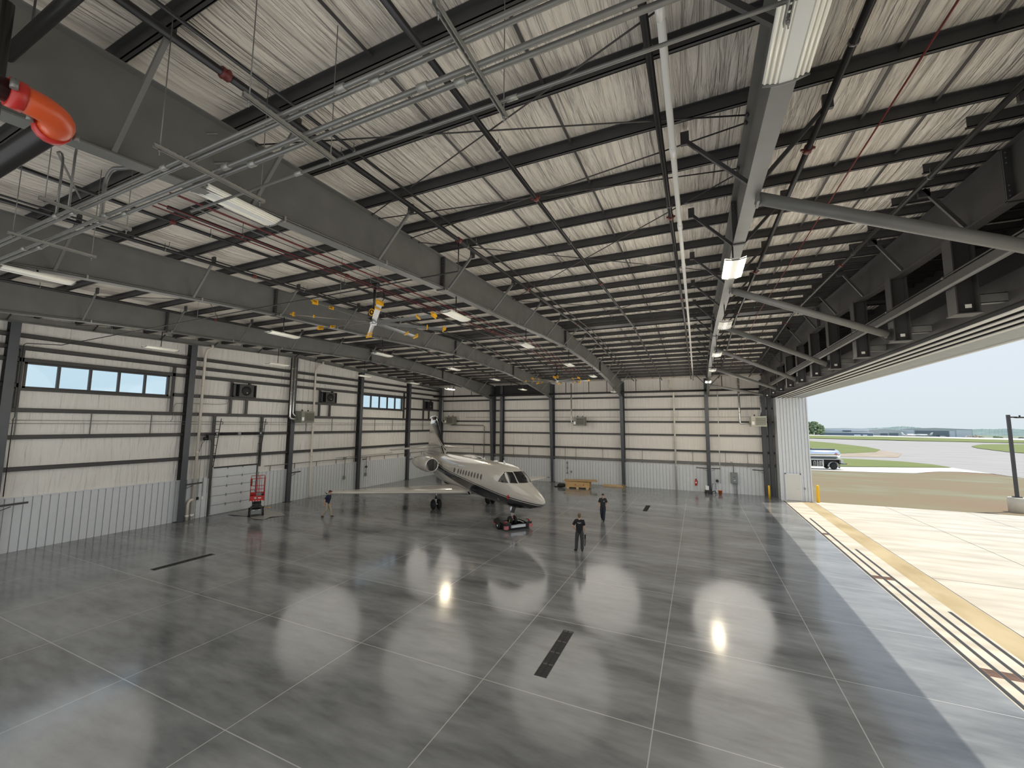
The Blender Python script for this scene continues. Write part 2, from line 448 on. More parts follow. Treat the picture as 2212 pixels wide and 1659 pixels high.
rf = MB()
for ya, yb in ((YN - 0.3, RIDGE), (RIDGE, 44.4)):
    rf.prism([(XL - 0.4, ya, roofu(ya) + 0.03), (XL - 0.4, yb, roofu(yb) + 0.03), (XL - 0.4, yb, roofu(yb) + 0.15), (XL - 0.4, ya, roofu(ya) + 0.15)], (XR + 0.9 - XL, 0, 0))
struct(rf.build('ceiling_roof_sheet', 'dark_steel', ceil))

# ---- purlins
def purl(y, x0, x1, name, label, group):
    z = top(y)
    o = MB((x0, y, z)).box((x0, y, z), (x1, y + 0.012, z + 0.2)).box((x0, y, z), (x1, y + 0.07, z + 0.012)).box((x0, y + 0.05, z), (x1, y + 0.062, z + 0.03)).box((x0, y - 0.06, z + 0.188), (x1, y, z + 0.2))
    o = o.build(name, 'dark_steel')
    return tag(o, label, 'roof purlin', group, 'thing')
for i, y in enumerate(PY[:-1]):
    if y in (22.75, 23.65):
        lab = 'dark steel purlin of the doubled ridge line, ' + ('on the camera slope' if y < RIDGE else 'on the end wall slope')
    elif y < RIDGE:
        lab = 'long dark roof purlin, %s down from the ridge on the camera slope' % ORD[15 - i if 15 - i < 17 else 16]
    else:
        lab = 'long dark roof purlin, %s down from the ridge on the end wall slope' % ORD[i - 18]
    purl(y, XL + 0.02, 8.04, 'roof_purlin', lab, 'roof purlins')
rc = MB((XL, RIDGE, top(RIDGE)))
rc.box((XL + 0.02, RIDGE - 0.38, top(RIDGE) + 0.02), (8.04, RIDGE + 0.38, top(RIDGE) + 0.035))
tag(rc.build('ridge_plate', 'dark_steel'), 'flat dark plate joining the two ridge purlins', 'ridge plate', None, 'thing')
for i in range(2, 15):
    y = (PY[i] + PY[i + 1]) / 2 + 0.02
    o = purl(y, 4.38, 8.04, 'lap_channel', 'short dark channel between long purlins beside the door beam, %s from the camera' % ORD[i - 2], 'short lap channels over the door beam')
for i in range(18, 29):
    y = (PY[i] + PY[i + 1]) / 2
    purl(y, 4.38, 8.04, 'lap_channel', 'short dark channel by the door beam beyond the ridge, %s from the ridge' % ORD[i - 18], 'short lap channels over the door beam')

# ---- bridging straps running up the slope
for i, (x, lab) in enumerate([(-26.8, 'thin dark bridging strap in the roof bay beside the window wall'), (-24.6, 'second thin bridging strap in the roof bay beside the window wall'),
        (-19.5, 'thin bridging strap between first and second roof frame, window side'), (-17.0, 'thin bridging strap between first and second roof frame, door side'),
        (-12.1, 'thin bridging strap between second and third roof frame, over the fans, window side'), (-9.0, 'thin bridging strap between second and third roof frame, door side'),
        (-3.93, 'thin bridging strap between two sprinkler lines in the widest bright bay'), (-1.94, 'thin bridging strap beside the white roof pipe'),
        (2.72, 'thin bridging strap beside the red line in the door bay'), (3.67, 'thin bridging strap near the short lap channels')]):
    b = MB((x, 20, 11.8))
    for a, c in zip(PY, PY[1:]):
        b.bar((x, a + 0.03, top(a) + 0.13), (x, c + 0.03, top(c) + 0.13), 0.045, 0.012)
    tag(b.build('bridging_strap', 'rod'), lab, 'roof strap', 'roof bridging straps', 'thing')

# ---- main frames: tapered rafters with flange braces
def slope_strip(b, x0, x1, fn, dz, y0, y1, tab=None):
    yy = sorted({y0, y1, RIDGE} | {p[0] for p in BOT if y0 < p[0] < y1})
    yy = [y for y in yy if y0 <= y <= y1]
    for a, c in zip(yy, yy[1:]):
        b.prism([(x0, a, fn(a)), (x0, c, fn(c)), (x0, c, fn(c) + dz), (x0, a, fn(a) + dz)], (x1 - x0, 0, 0))
def frame(x, label, fw, sides, braces, bfn=bot, y1=42.72, mtl='steel'):
    o = (x, RIDGE, bfn(RIDGE))
    t = thing('rafter', label, 'roof rafter', o, group='tapered steel roof rafters')
    b = MB(o); yy = sorted({YN, y1, RIDGE} | {p[0] for p in BOT if YN < p[0] < y1})
    for a, c in zip(yy, yy[1:]):
        b.prism([(x - 0.006, a, bfn(a)), (x - 0.006, c, bfn(c)), (x - 0.006, c, top(c)), (x - 0.006, a, top(a))], (0.012, 0, 0))
    b.build('web', mtl, t)
    b = MB(o); slope_strip(b, x - fw / 2, x + fw / 2, bfn, -0.022, YN, y1); b.build('bottom_flange', mtl, t)
    b = MB(o); slope_strip(b, x - fw / 2, x + fw / 2, lambda y: top(y) - 0.024, 0.02, YN, y1); b.build('top_flange', mtl, t)
    for ysp in (10.2, 23.1, 32.6):
        for dy in (-0.02, 0.02):
            MB(o).box((x - fw / 2, ysp + dy - 0.015, bfn(ysp) - 0.05), (x + fw / 2, ysp + dy + 0.015, top(ysp) - 0.004)).build('splice_plate', 'dark_steel', t)
        for sx in (-1, 1):
            for k in range(3):
                for zz in (bfn(ysp) + 0.08 + k * 0.1, top(ysp) - 0.1 - k * 0.1):
                    MB(o).tube([(x + sx * fw * 0.3, ysp - 0.07, zz), (x + sx * fw * 0.3, ysp + 0.07, zz)], 0.022, 6).build('bolt', 'dark_steel', t)
    for yb in braces:
        h = top(yb) - bfn(yb)
        for s in sides:
            dx = min(1.7, h * 0.85)
            p = (x + s * (fw / 2 - 0.03), yb, bfn(yb) + 0.03); q = (x + s * (0.1 + dx), yb, top(yb) - 0.03)
            br = MB(o).bar(p, q, 0.055, 0.06).build('flange_brace', mtl if s > 0 and x < 0 else 'dark_steel', t)
            MB(o).box((q[0] - 0.07, yb - 0.02, q[2] - 0.08), (q[0] + 0.07, yb + 0.04, q[2] + 0.16)).build('brace_clip', 'dark_steel', br)
    return t
BR = [2.45, 4.3, 7.4, 10.45, 13.5, 16.5, 19.6, 22.7, 24.6, 27.6, 30.6, 33.6, 36.6, 39.6]
X1, X2, X3, X4 = -22.1, -14.7, -7.05, 1.0
frame(X3, 'large gray tapered rafter on the door side of both fans, crossing the conduit run', 0.26, (1,), BR)
frame(X2, 'gray tapered rafter in the middle, between the fans and the window wall', 0.26, (1,), BR)
frame(X1, 'gray tapered rafter next to the window wall, first from that wall', 0.26, (1,), BR)
frame(X4, 'dark rafter above the tubular braces, with pale underside and lit fixtures', 0.24, (-1, 1), BR, y1=43.05)
def ewbot(y): return top(y) - 0.28
t = thing('rafter', 'shallow gray end rafter along the top of the window wall', 'roof rafter', (-29.75, RIDGE, 11.5), group='tapered steel roof rafters')
b = MB((-29.75, RIDGE, 11.5)); slope_strip(b, -29.76, -29.74, ewbot, 0.28, YN, YF); b.build('web', 'steel', t)
b = MB((-29.75, RIDGE, 11.5)); slope_strip(b, -29.87, -29.63, ewbot, -0.02, YN, YF); b.build('bottom_flange', 'steel', t)
for yb in BR[1:]:
    MB((-29.75, RIDGE, 11.5)).bar((-29.7, yb, ewbot(yb)), (-29.2, yb, top(yb)), 0.05).build('flange_brace', 'dark_steel', t)

# ---- frame columns on the end wall
def fcol(x, label, d0=0.5, d1=1.15, z1=9.3, w=0.32, m='blue_steel'):
    o = (x, YF - 0.25, 0)
    t = thing('steel_column', label, 'column', o, group='steel columns along the end wall')
    zt = top(YF) - 0.02
    MB(o).prism([(x - 0.01, YF - 0.02, 0.02), (x - 0.01, YF - d0, 0.02), (x - 0.01, YF - d1, z1), (x - 0.01, YF - d1, zt), (x - 0.01, YF - 0.02, zt)], (0.02, 0, 0)).build('web', m, t)
    MB(o).prism([(x - w / 2, YF - d0, 0.02), (x - w / 2, YF - d0 - 0.025, 0.02), (x - w / 2, YF - d1 - 0.025, z1), (x - w / 2, YF - d1, z1)], (w, 0, 0)).box((x - w / 2, YF - d1 - 0.0, z1), (x + w / 2, YF - d1 + 0.02, zt)).build('inner_flange', m, t)
    MB(o).box((x - w / 2, YF - 0.05, 0.02), (x + w / 2, YF - 0.02, zt)).build('outer_flange', m, t)
    MB(o).box((x - w / 2 - 0.06, YF - d0 - 0.1, 0), (x + w / 2 + 0.06, YF - 0.02, 0.03)).build('base_plate', m, t)
    for zz in (z1, z1 + 0.8):
        MB(o).box((x - w / 2, YF - d1, zz), (x + w / 2, YF - 0.05, zz + 0.02)).build('stiffener', m, t)
    return t
fcol(X1, 'tapered dark column behind the jet fuselage on the end wall')
fcol(X2, 'tapered dark column behind the jet wingtip, left of the wooden crate'.replace('left of', 'just before'))
fcol(X3, 'tapered dark column between the lumber stack and the cream drain pipe')
fcol(0.86, 'tapered dark column with the white box and small machine at its foot', 0.45, 0.8)
def pcol(x, y, label, w=0.22, d=0.3, zt=11.0):
    o = (x, y, 0)
    t = thing('steel_column', label, 'column', o, group='steel columns along the end wall')
    MB(o).box((x - 0.01, y - d / 2, 0), (x + 0.01, y + d / 2, zt)).build('web', 'blue_steel', t)
    for s in (-1, 1): MB(o).box((x - w / 2, y + s * d / 2 - 0.012, 0), (x + w / 2, y + s * d / 2 + 0.012, zt)).build('flange', 'blue_steel', t)
pcol(5.5, 43.6, 'slim dark column beside the door jamb on the end wall', 0.34, 0.4, 10.5)
pcol(6.0, 43.55, 'second slim dark column tucked into the door jamb corner', 0.3, 0.4, 10.5)
pcol(-29.55, 43.55, 'slim dark corner column where the window wall meets the end wall', 0.4, 0.4, 10.8)
pcol(-20.95, 43.55, 'straight black column standing against the tapered one behind the jet', 0.34, 0.5, 10.8)
# ---- wind columns on the window wall
WY = [0.3, 7.72, 15.39, 22.82, 30.16, 37.5]
for i, y in enumerate(WY):
    lab = ['window wall column closest to the camera', 'window wall column at the camera side of the large window', 'window wall column between the large window and the overhead door',
           'window wall column carrying the first unit heater', 'window wall column at the camera side of the small far window', 'window wall column between the small far window and the corner'][i]
    o = (-29.9, y, 0); zt = ewbot(y) - 0.02
    t = thing('steel_column', 'dark steel ' + lab, 'column', o, group='steel columns along the window wall')
    MB(o).box((-30.08, y - 0.008, 0), (-29.66, y + 0.008, zt)).build('web', 'dark_steel', t)
    MB(o).box((-29.675, y - 0.17, 0), (-29.65, y + 0.17, zt)).build('inner_flange', 'blue_steel', t)
    MB(o).box((-30.095, y - 0.17, 0), (-30.07, y + 0.17, zt)).build('outer_flange', 'dark_steel', t)
    MB(o).box((-30.08, y - 0.22, 0), (-29.6, y + 0.22, 0.025)).build('base_plate', 'dark_steel', t)

# ---- wall girts
def girt(axis, at, a, b_, z, label, group, hgt=0.2, m='dark_steel'):
    q = MB((at, (a + b_) / 2, z) if axis == 'x' else ((a + b_) / 2, at, z)); h = hgt / 2
    if axis == 'x':
        q.box((at, a, z - h), (at + 0.2, b_, z - h + 0.012)).box((at, a, z + h - 0.012), (at + 0.2, b_, z + h)).box((at + 0.19, a, z - h), (at + 0.2, b_, z + h))
    else:
        q.box((a, at - 0.2, z - h), (b_, at, z - h + 0.012)).box((a, at - 0.2, z + h - 0.012), (b_, at, z + h)).box((a, at - 0.2, z - h), (b_, at - 0.19, z + h))
    return tag(q.build('wall_girt', m), label, 'wall girt', group, 'thing')
GL = [(3.91, 'lowest'), (5.44, 'second'), (6.75, 'third'), (7.94, 'fourth, at sill height of the windows'), (9.2, 'fifth, at the window heads'), (9.79, 'sixth'), (10.39, 'topmost')]
for z, w in GL:
    segs = [(-2.1, YF - 0.05)]
    if z == 7.94: segs = [(-2.1, 8.1), (14.5, 30.4), (36.85, YF - 0.05)]
    if z == 9.2: segs = [(-2.1, YF - 0.05)]
    for k, (a, b_) in enumerate(segs):
        lab = 'dark girt along the window wall, ' + (w if ',' not in w and w in ('lowest', 'topmost') else w + (' from the floor' if ',' not in w else ''))
        if z == 7.94: lab = ['dark girt piece at sill height beside the large window, camera side', 'dark girt piece at sill height between the two windows, behind the wall fans', 'dark girt piece at sill height between the small window and the corner'][k]
        girt('x', XL, a, b_, z, lab, 'girts of the window wall')
GF = [(3.83, 'lowest'), (5.34, 'second from the floor'), (6.62, 'third from the floor'), (7.87, 'fourth from the floor'), (9.15, 'topmost')]
for z, w in GF:
    girt('y', YF, -29.9, 6.3, z, 'dark girt along the end wall, ' + w, 'girts of the end wall', 0.17)
girt('y', YF, -29.9, 6.3, 2.69, 'wide gray rail just above the ribbed panels of the end wall', 'girts of the end wall', 0.24, 'steel')

# ---- ribbed wainscot
def ribs(u0, u1, z0, z1, pitch, mk, depth=0.06):
    cols = []
    u = u0
    while u < u1 - 1e-6:
        for du, d in ((0, 0), (pitch - 0.042, 0), (pitch - 0.040, -depth), (pitch - 0.002, -depth)):
            if u + du < u1: cols.append((u + du, d))
        u += pitch
    cols.append((u1, 0))
    b = MB()
    b.grid([[mk(c, d, z0) for c, d in cols], [mk(c, d, z1) for c, d in cols]], smooth=False)
    return b
def wains(name, u0, u1, z1, mk, parent):
    b = ribs(u0, u1, 0.0, z1, 0.305, mk)
    o = b.build(name, 'panel', parent); o['kind'] = 'structure'; return o
for a, b_ in ((YN, 17.1), (20.5, YF - 0.02)):
    wains('trim_wainscot_window_wall', a, b_, 2.53, lambda u, d, z: (XL + 0.085 + d, u, z), None)
wains('trim_wainscot_end_wall', XL, 6.3, 2.42, lambda u, d, z: (u, YF - 0.085 - d, z), None)
for nm, a, b_ in (('left', YN, 17.1), ('left', 20.5, YF)):
    struct(MB().box((XL, a, 2.53), (XL + 0.12, b_, 2.57)).build('trim_wainscot_cap', 'trim'))
struct(MB().box((XL, YF - 0.12, 2.42), (6.3, YF, 2.46)).build('trim_wainscot_cap', 'trim'))

# ---- windows of the window wall
def glass():
    m, t, b = newmat('filmed_window_glass')
    out = t.nodes['Material Output']
    tr = t.nodes.new('ShaderNodeBsdfTransparent'); tr.inputs[0].default_value = (0.88, 0.965, 1.0, 1)
    gl = t.nodes.new('ShaderNodeBsdfGlossy'); gl.inputs['Roughness'].default_value = 0.05
    mx = t.nodes.new('ShaderNodeMixShader'); mx.inputs[0].default_value = 0.03
    t.links.new(tr.outputs[0], mx.inputs[1]); t.links.new(gl.outputs[0], mx.inputs[2]); t.links.new(mx.outputs[0], out.inputs[0])
    return m
M['glass'] = glass()
for n, (ya, yb, za, zb) in enumerate((WIN1, WIN2)):
    o = (XL, (ya + yb) / 2, za)
    w = bpy.data.objects.new('window_%d' % (n + 1), None); COL.objects.link(w); w.location = o
    tag(w, ['large five-pane clerestory window high in the window wall', 'small distant five-pane clerestory window beyond the heaters'][n], 'window', None, 'structure')
    fr = MB(o)
    for p, q in (((ya, za), (yb, za + 0.09)), ((ya, zb - 0.09), (yb, zb)), ((ya, za), (ya + 0.09, zb)), ((yb - 0.09, za), (yb, zb))):
        fr.box((XL - 0.12, p[0], p[1]), (XL + 0.06, q[0], q[1]))
    fr.build('window_frame', 'dark_steel', w)
    for k in range(1, 5):
        y = ya + (yb - ya) * k / 5
        MB(o).box((XL - 0.10, y - 0.05, za + 0.09), (XL + 0.05, y + 0.05, zb - 0.09)).build('mullion', 'dark_steel', w)
    for k in range(5):
        a = ya + (yb - ya) * k / 5 + 0.05; c = ya + (yb - ya) * (k + 1) / 5 - 0.05
        MB(o).box((XL - 0.03, a, za + 0.09), (XL - 0.022, c, zb - 0.09)).build('pane', 'glass', w)
    for y, s in ((ya - 0.16, 1), (yb + 0.16, 1)):
        q = MB((XL, y, 6.9)).box((XL + 0.0, y - 0.01, 6.86), (XL + 0.19, y + 0.01, 9.7)).box((XL + 0.18, y - 0.08, 6.86), (XL + 0.2, y + 0.08, 9.7))
        tag(q.build('window_jamb_post', 'dark_steel'), 'dark framing post beside the %s window, %s' % (['large clerestory', 'small distant clerestory'][n], 'camera side' if y < ya else 'end wall side'), 'framing post', 'framing posts beside the windows', 'thing')
    q = MB((XL, ya, za)).box((XL, ya - 0.1, za - 0.13), (XL + 0.18, yb + 0.1, za - 0.01)); struct(q.build('window_%d_sill' % (n + 1), 'dark_steel'))

q = (-18.4, 43.6, 10.2)
tag(MB(q).box((-21.9, 43.5, 9.55), (-14.9, 43.7, 10.85)).build('infill_panel', 'darkhdr'), 'black infill panel under the roof between the two columns behind the jet', 'panel', None, 'thing')
# ================================================================ services under the roof
def follow(x, dz, y0, y1, extra=()):
    yy = sorted({y0, y1} | ({RIDGE} if y0 < RIDGE < y1 else set()) | set(extra))
    return [(x, y, top(y) + dz) for y in yy]
def roof_pipe(x, y0, y1, r, mtl, label, dz=-0.15, coup=(), name='sprinkler_pipe', cat='pipe', group='pipes running under the roof slope', cm='coupling', hang=True):
    o = (x, (y0 + y1) / 2, top((y0 + y1) / 2) + dz)
    t = thing(name, label, cat, o, group=group)
    MB(o).tube(follow(x, dz, y0, y1), r, 8).build('pipe', mtl, t)
    for y in coup:
        z = top(y) + dz
        MB(o).tube([(x, y - 0.06, z), (x, y + 0.06, z)], r * 1.35, 8).bar((x - r * 2.0, y, z), (x + r * 2.0, y, z), 0.035).build('coupling', cm, t)
    if hang:
        y = y0 + 1.6
        while y < y1:
            z = top(y) + dz
            MB(o).tube([(x, y, z), (x, y, z + abs(dz) + 0.03)], 0.008, 5).tube([(x, y - 0.012, z), (x, y + 0.012, z)], r * 1.25, 8).build('hanger', 'galv', t)
            y += 4.45
    return t
roof_pipe(-5.72, -1, 42.6, 0.055, 'black_pipe', 'black sprinkler main with red couplings just door side of the conduit-lined rafter', coup=(3.05, 9.07, 14, 21, 31))
roof_pipe(-5.42, -1, 42.6, 0.026, 'black_pipe', 'thin black pipe paired with the sprinkler main along the conduit-lined rafter', dz=-0.12)
roof_pipe(-3.04, 0, 42.6, 0.05, 'black_pipe', 'black sprinkler line down the middle of the bright bay', coup=(7.9, 14.5, 23.5))
roof_pipe(-0.41, -1, 42.6, 0.05, 'black_pipe', 'black sprinkler line right against the white roof pipe'.replace('right against', 'running close beside'), coup=(10.1, 18, 26))
roof_pipe(1.97, 0, 42.6, 0.055, 'black_pipe', 'black sprinkler line just outside the rafter with lit fixtures', coup=(8.4, 15.5, 22))
roof_pipe(4.44, 0, 42.6, 0.05, 'black_pipe', 'black sprinkler line beside the short lap channels', coup=(7.7, 16, 25))
roof_pipe(-13.52, 0, 42.6, 0.05, 'black_pipe', 'black sprinkler main beside the middle rafter, over the first fan side', coup=(8.6, 16, 27))
roof_pipe(-13.30, 0, 42.6, 0.024, 'black_pipe', 'thin black pipe paired with the sprinkler main of the middle rafter', dz=-0.12)
roof_pipe(-11.40, 0, 42.6, 0.045, 'black_pipe', 'black sprinkler line on the window side of both fans', coup=(5.2, 19))
roof_pipe(-10.32, 4.6, 40, 0.045, 'black_pipe', 'black sprinkler line strung with the lower red conduit above the fans', dz=-0.3, coup=(9.6, 20))
roof_pipe(-21.60, 0, 42.6, 0.05, 'black_pipe', 'black sprinkler main beside the rafter next to the window wall', coup=(12, 24))
roof_pipe(-18.2, 0, 42.6, 0.045, 'black_pipe', 'black sprinkler line between the two rafters on the window side', coup=(11, 25))
roof_pipe(-26.0, 0, 42.6, 0.045, 'black_pipe', 'black sprinkler line in the bay against the window wall', coup=(14, 28))
for x, dz, lab in ((-9.68, -0.26, 'upper dark red alarm conduit above the fans'), (-9.52, -0.32, 'second dark red alarm conduit of the upper bundle above the fans'),
                   (-10.47, -0.33, 'lower dark red alarm conduit running next to a black pipe above the fans'), (-10.18, -0.36, 'second red conduit of the lower bundle above the fans')):
    roof_pipe(x, 4.3, 38, 0.016, 'red_pipe', lab, dz=dz, name='alarm_conduit', cat='conduit', group='dark red alarm conduits', hang=False)
roof_pipe(-9.85, 4.8, 36, 0.014, 'galv', 'pale conduit bundled with the upper red conduits above the fans', dz=-0.3, name='alarm_conduit', cat='conduit', group='pale conduits above the fans', hang=False)
roof_pipe(-9.36, 4.8, 36, 0.014, 'galv', 'second pale conduit edging the red bundle above the fans', dz=-0.27, name='alarm_conduit', cat='conduit', group='pale conduits above the fans', hang=False)
roof_pipe(2.93, 0, 40, 0.014, 'red_pipe', 'thin red alarm line in the bay between lit rafter and door beam', dz=-0.06, name='alarm_conduit', cat='conduit', group='dark red alarm conduits', hang=False)
# white pipe with straps beside the lit rafter
o = (-0.22, 20, 11.3)
t = thing('roof_drain_pipe', 'white plastic pipe running along the slope beside the lit rafter', 'pipe', o)
MB(o).tube(follow(-0.22, -0.3, -1.5, 42.4), 0.05, 10).build('pipe', 'whitepipe', t)
for y in [0.9, 4.4, 7.2, 10.4, 13.4, 16.4, 19.4, 23.2, 27, 31, 35]:
    MB(o).tube([(-0.22, y - 0.14, top(y - 0.14) - 0.3), (-0.22, y + 0.14, top(y + 0.14) - 0.3)], 0.06, 10).build('sleeve', 'white', t)
    MB(o).tube([(-0.22, y, top(y) - 0.24), (-0.22, y, top(y))], 0.008, 5).build('hanger', 'rod', t)
# rafter conduits with clips
for x, lab in ((X3, 'bright conduit clipped along the lower flange of the rafter on the door side of the fans'), (X2, 'bright conduit clipped along the lower flange of the middle rafter'), (X1, 'bright conduit clipped along the lower flange of the rafter next to the window wall')):
    xo = x + 0.115; o = (xo, 20, 10.6)
    t = thing('flange_conduit', lab, 'conduit', o, group='conduits clipped along the rafters')
    MB(o).tube([(xo, y, bot(y) + 0.03) for y in (3.6, 4.3, 6, 8.7, 10.0, 10.4, 13, 16, 19, 23.1, 26, 31.3, 35.7, 41)], 0.017, 6).build('conduit', 'galv', t)
    for k in range(13):
        y = 4.9 + 2.75 * k
        MB(o).box((xo - 0.03, y - 0.02, bot(y) - 0.03), (xo + 0.035, y + 0.02, bot(y) + 0.07)).build('clip', 'strut', t)

# ---- conduit run on trapeze hangers near the camera
CZ = 9.4
CD = [(2.645, 0.024, 'rearmost'), (2.715, 0.024, 'second'), (2.96, 0.027, 'third'), (3.055, 0.027, 'fourth'), (3.42, 0.018, 'outermost thin')]
for k, (y, r_, w) in enumerate(CD):
    o = (-5, y, CZ)
    t = thing('conduit', ['gray conduit of the trapeze run, on the edge closest to the camera', 'gray conduit of the trapeze run, twin just beside the camera edge', 'thick gray conduit of the trapeze run, first of the middle pair',
              'thick gray conduit of the trapeze run, second of the middle pair', 'thin gray conduit of the trapeze run, alone on the far edge'.replace('far edge', 'edge toward the end wall')][k], 'conduit', o, group='conduits on the trapeze hangers')
    x0 = -15.5 if k < 4 else -7.0
    MB(o).tube([(x0, y, CZ + r_ + 0.022), (2.4, y, CZ + r_ + 0.022)], r_, 8).build('tube', 'galv', t)
    for xx in [-12.2 + 3.05 * n + 0.37 * k for n in range(5)]:
        if xx > x0: MB(o).tube([(xx - 0.06, y, CZ + r_ + 0.022), (xx + 0.06, y, CZ + r_ + 0.022)], r_ * 1.45, 8).build('coupling', 'strut', t)
for k, (x, ya, yb) in enumerate([(-10.5, 2.5, 3.62), (-8.45, 2.25, 3.3), (-5.58, 2.3, 3.62), (-3.9, 2.25, 3.35), (-1.70, 2.28, 3.56), (0.75, 2.3, 3.56)]):
    o = (x, (ya + yb) / 2, CZ)
    t = thing('trapeze_hanger', 'slotted steel trapeze under the conduit run, %s counted from the window side' % ORD[k], 'hanger', o, group='trapeze hangers of the conduit run')
    b = MB(o)
    b.box((x - 0.022, ya, CZ - 0.045), (x - 0.017, yb, CZ)).box((x + 0.017, ya, CZ - 0.045), (x + 0.022, yb, CZ))
    n = int((yb - ya) / 0.07)
    for q in range(n): b.box((x - 0.022, ya + q * 0.07, CZ - 0.004), (x + 0.022, ya + q * 0.07 + 0.045, CZ))
    b.box((x - 0.022, ya, CZ - 0.048), (x - 0.012, yb, CZ - 0.042)).box((x + 0.012, ya, CZ - 0.048), (x + 0.022, yb, CZ - 0.042))
    b.build('strut_channel', 'strut', t)
    for y in (ya + 0.06, yb - 0.06):
        MB(o).tube([(x, y, CZ - 0.12), (x, y, top(y) + 0.02)], 0.006, 5).build('threaded_rod', 'galv', t)
        MB(o).tube([(x, y, CZ - 0.075), (x, y, CZ - 0.05)], 0.016, 6).build('nut', 'galv', t)
for k, (x, y, xe, ze, lab) in enumerate([(-9.28, 2.68, -9.95, 10.65, 'conduit drop looping down onto the camera edge of the run'), (-9.05, 2.74, -8.3, 10.75, 'conduit drop arching toward the door beside the first loop'), (-8.85, 3.06, -7.9, 10.35, 'thicker conduit drop arching over the middle pair')]):
    o = (x, y, 9.45); rr = 0.03 if k == 2 else 0.017; s = -1 if xe < x else 1
    pts = [(x, y, 9.45), (x, y, ze - 0.25)] + [(x + s * 0.25 * (1 - math.cos(a)), y, ze - 0.25 + 0.25 * math.sin(a)) for a in (0.4, 0.8, 1.2, PI / 2)] + [(xe + s * 1.4, y + 0.9, ze + 0.1)]
    t = thing('conduit_drop', lab, 'conduit', o, group='conduit drops onto the trapeze run')
    MB(o).tube(pts, rr, 8).build('tube', 'galv', t)
    MB(o).tube([(x, y, 9.44), (x, y, 9.52)], rr * 1.5, 8).build('connector', 'strut', t)

# ---- fire main with orange elbow by the camera, other black pipes
o = (-4.45, 1.25, 8.57)
t = thing('fire_main', 'thick black fire main turning at a glossy orange elbow', 'pipe', o)
MB(o).tube([(-4.45, 1.08, 8.57), (-4.45, -2.1, 8.57)], 0.084, 14).build('pipe', 'black_pipe', t)
MB(o).tube([(-4.65, 1.28, 8.57), (-12.0, 1.28, 8.57)], 0.084, 14).build('pipe', 'black_pipe', t)
el = [(-4.45, 1.02, 8.57)] + [(-4.63 + 0.18 * math.cos(k * PI / 14), 1.10 + 0.18 * math.sin(k * PI / 14), 8.57) for k in range(8)] + [(-4.71, 1.28, 8.57)]
e = MB(o).tube(el, 0.098, 18).build('elbow', 'orange', t)
for p, q in (((-4.45, 0.97, 8.57), (-4.45, 1.05, 8.57)), ((-4.68, 1.28, 8.57), (-4.76, 1.28, 8.57))):
    MB(o).tube([p, q], 0.108, 14).build('clamp', 'red', t)
    for s in (-1, 1):
        dd = (0.13, 0, 0) if p[0] == q[0] else (0, 0.13, 0)
        MB(o).tube([(p[0] + s * dd[0], p[1] + s * dd[1], 8.54), (p[0] + s * dd[0], p[1] + s * dd[1], 8.61)], 0.022, 8).build('clamp_bolt', 'galv', t)
o = (-6.05, 1.3, 8.65)
tag(MB(o).tube([(-6.05, 1.25, 8.66), (-6.05, 1.25, 10.3)], 0.05, 10).build('riser_pipe', 'black_pipe'), 'short black riser standing on the fire main, window side of the orange elbow', 'pipe', None, 'thing')
o = (-5, 1.5, 10.35)
t = thing('cross_pipe', 'black pipe crossing above the fire main with a small yellow tag', 'pipe', o)
MB(o).tube([(-12, 1.5, 10.35), (1.5, 1.5, 10.35)], 0.062, 12).build('pipe', 'black_pipe', t)
MB(o).tube([(-5.02, 1.5, 10.35), (-4.94, 1.5, 10.35)], 0.065, 12).build('tag', mat('dull_yellow', (0.5, 0.42, 0.1), 0.5), t)
for x in (-10, -6.4, -2.2): MB(o).tube([(x, 1.5, 10.35), (x, 1.5, top(1.5) + 0.1)], 0.01, 6).build('hanger', 'rod', t)
o = (-5.72, 9.07, 10.3)
t = thing('drain_line', 'thin black pipe dropping from the main and running level to the window wall', 'pipe', o)
MB(o).tube([(-5.72, 9.07, top(9.07) - 0.2), (-5.72, 9.07, 10.3), (-15, 9.07, 10.2), (-28.9, 9.07, 10.02), (-29.6, 8.1, 9.98), (-29.6, 8.02, 9.9), (-29.6, 8.02, 6.4), (-29.6, 7.98, 6.3), (-29.6, 7.98, 2.7)], 0.02, 8).build('pipe', 'black_pipe', t)
for x in (-10, -17.5, -24, -28): MB(o).tube([(x, 9.07, 10.12), (x, 9.07, top(9.07) + 0.1)], 0.006, 5).build('hanger', 'galv', t)
# long level black pipe across the end wall, with drop hangers
o = (-12, 43.2, 9.57)
t = thing('end_wall_pipe', 'long level black pipe hung across the end wall below the roof', 'pipe', o)
MB(o).tube([(-29.9, 42.4, 9.62), (5.2, 42.4, 9.56)], 0.10, 10).build('pipe', 'black_pipe', t)
for x in [-27, -24.5, -19.3, -17.2, -12.8, -10.3, -8.4, -5.5, -3.2, 2.2, 3.6]:
    MB(o).tube([(x, 42.4, 9.6), (x, 42.4, top(42.4))], 0.035, 6).build('drop_pipe', 'black_pipe', t)

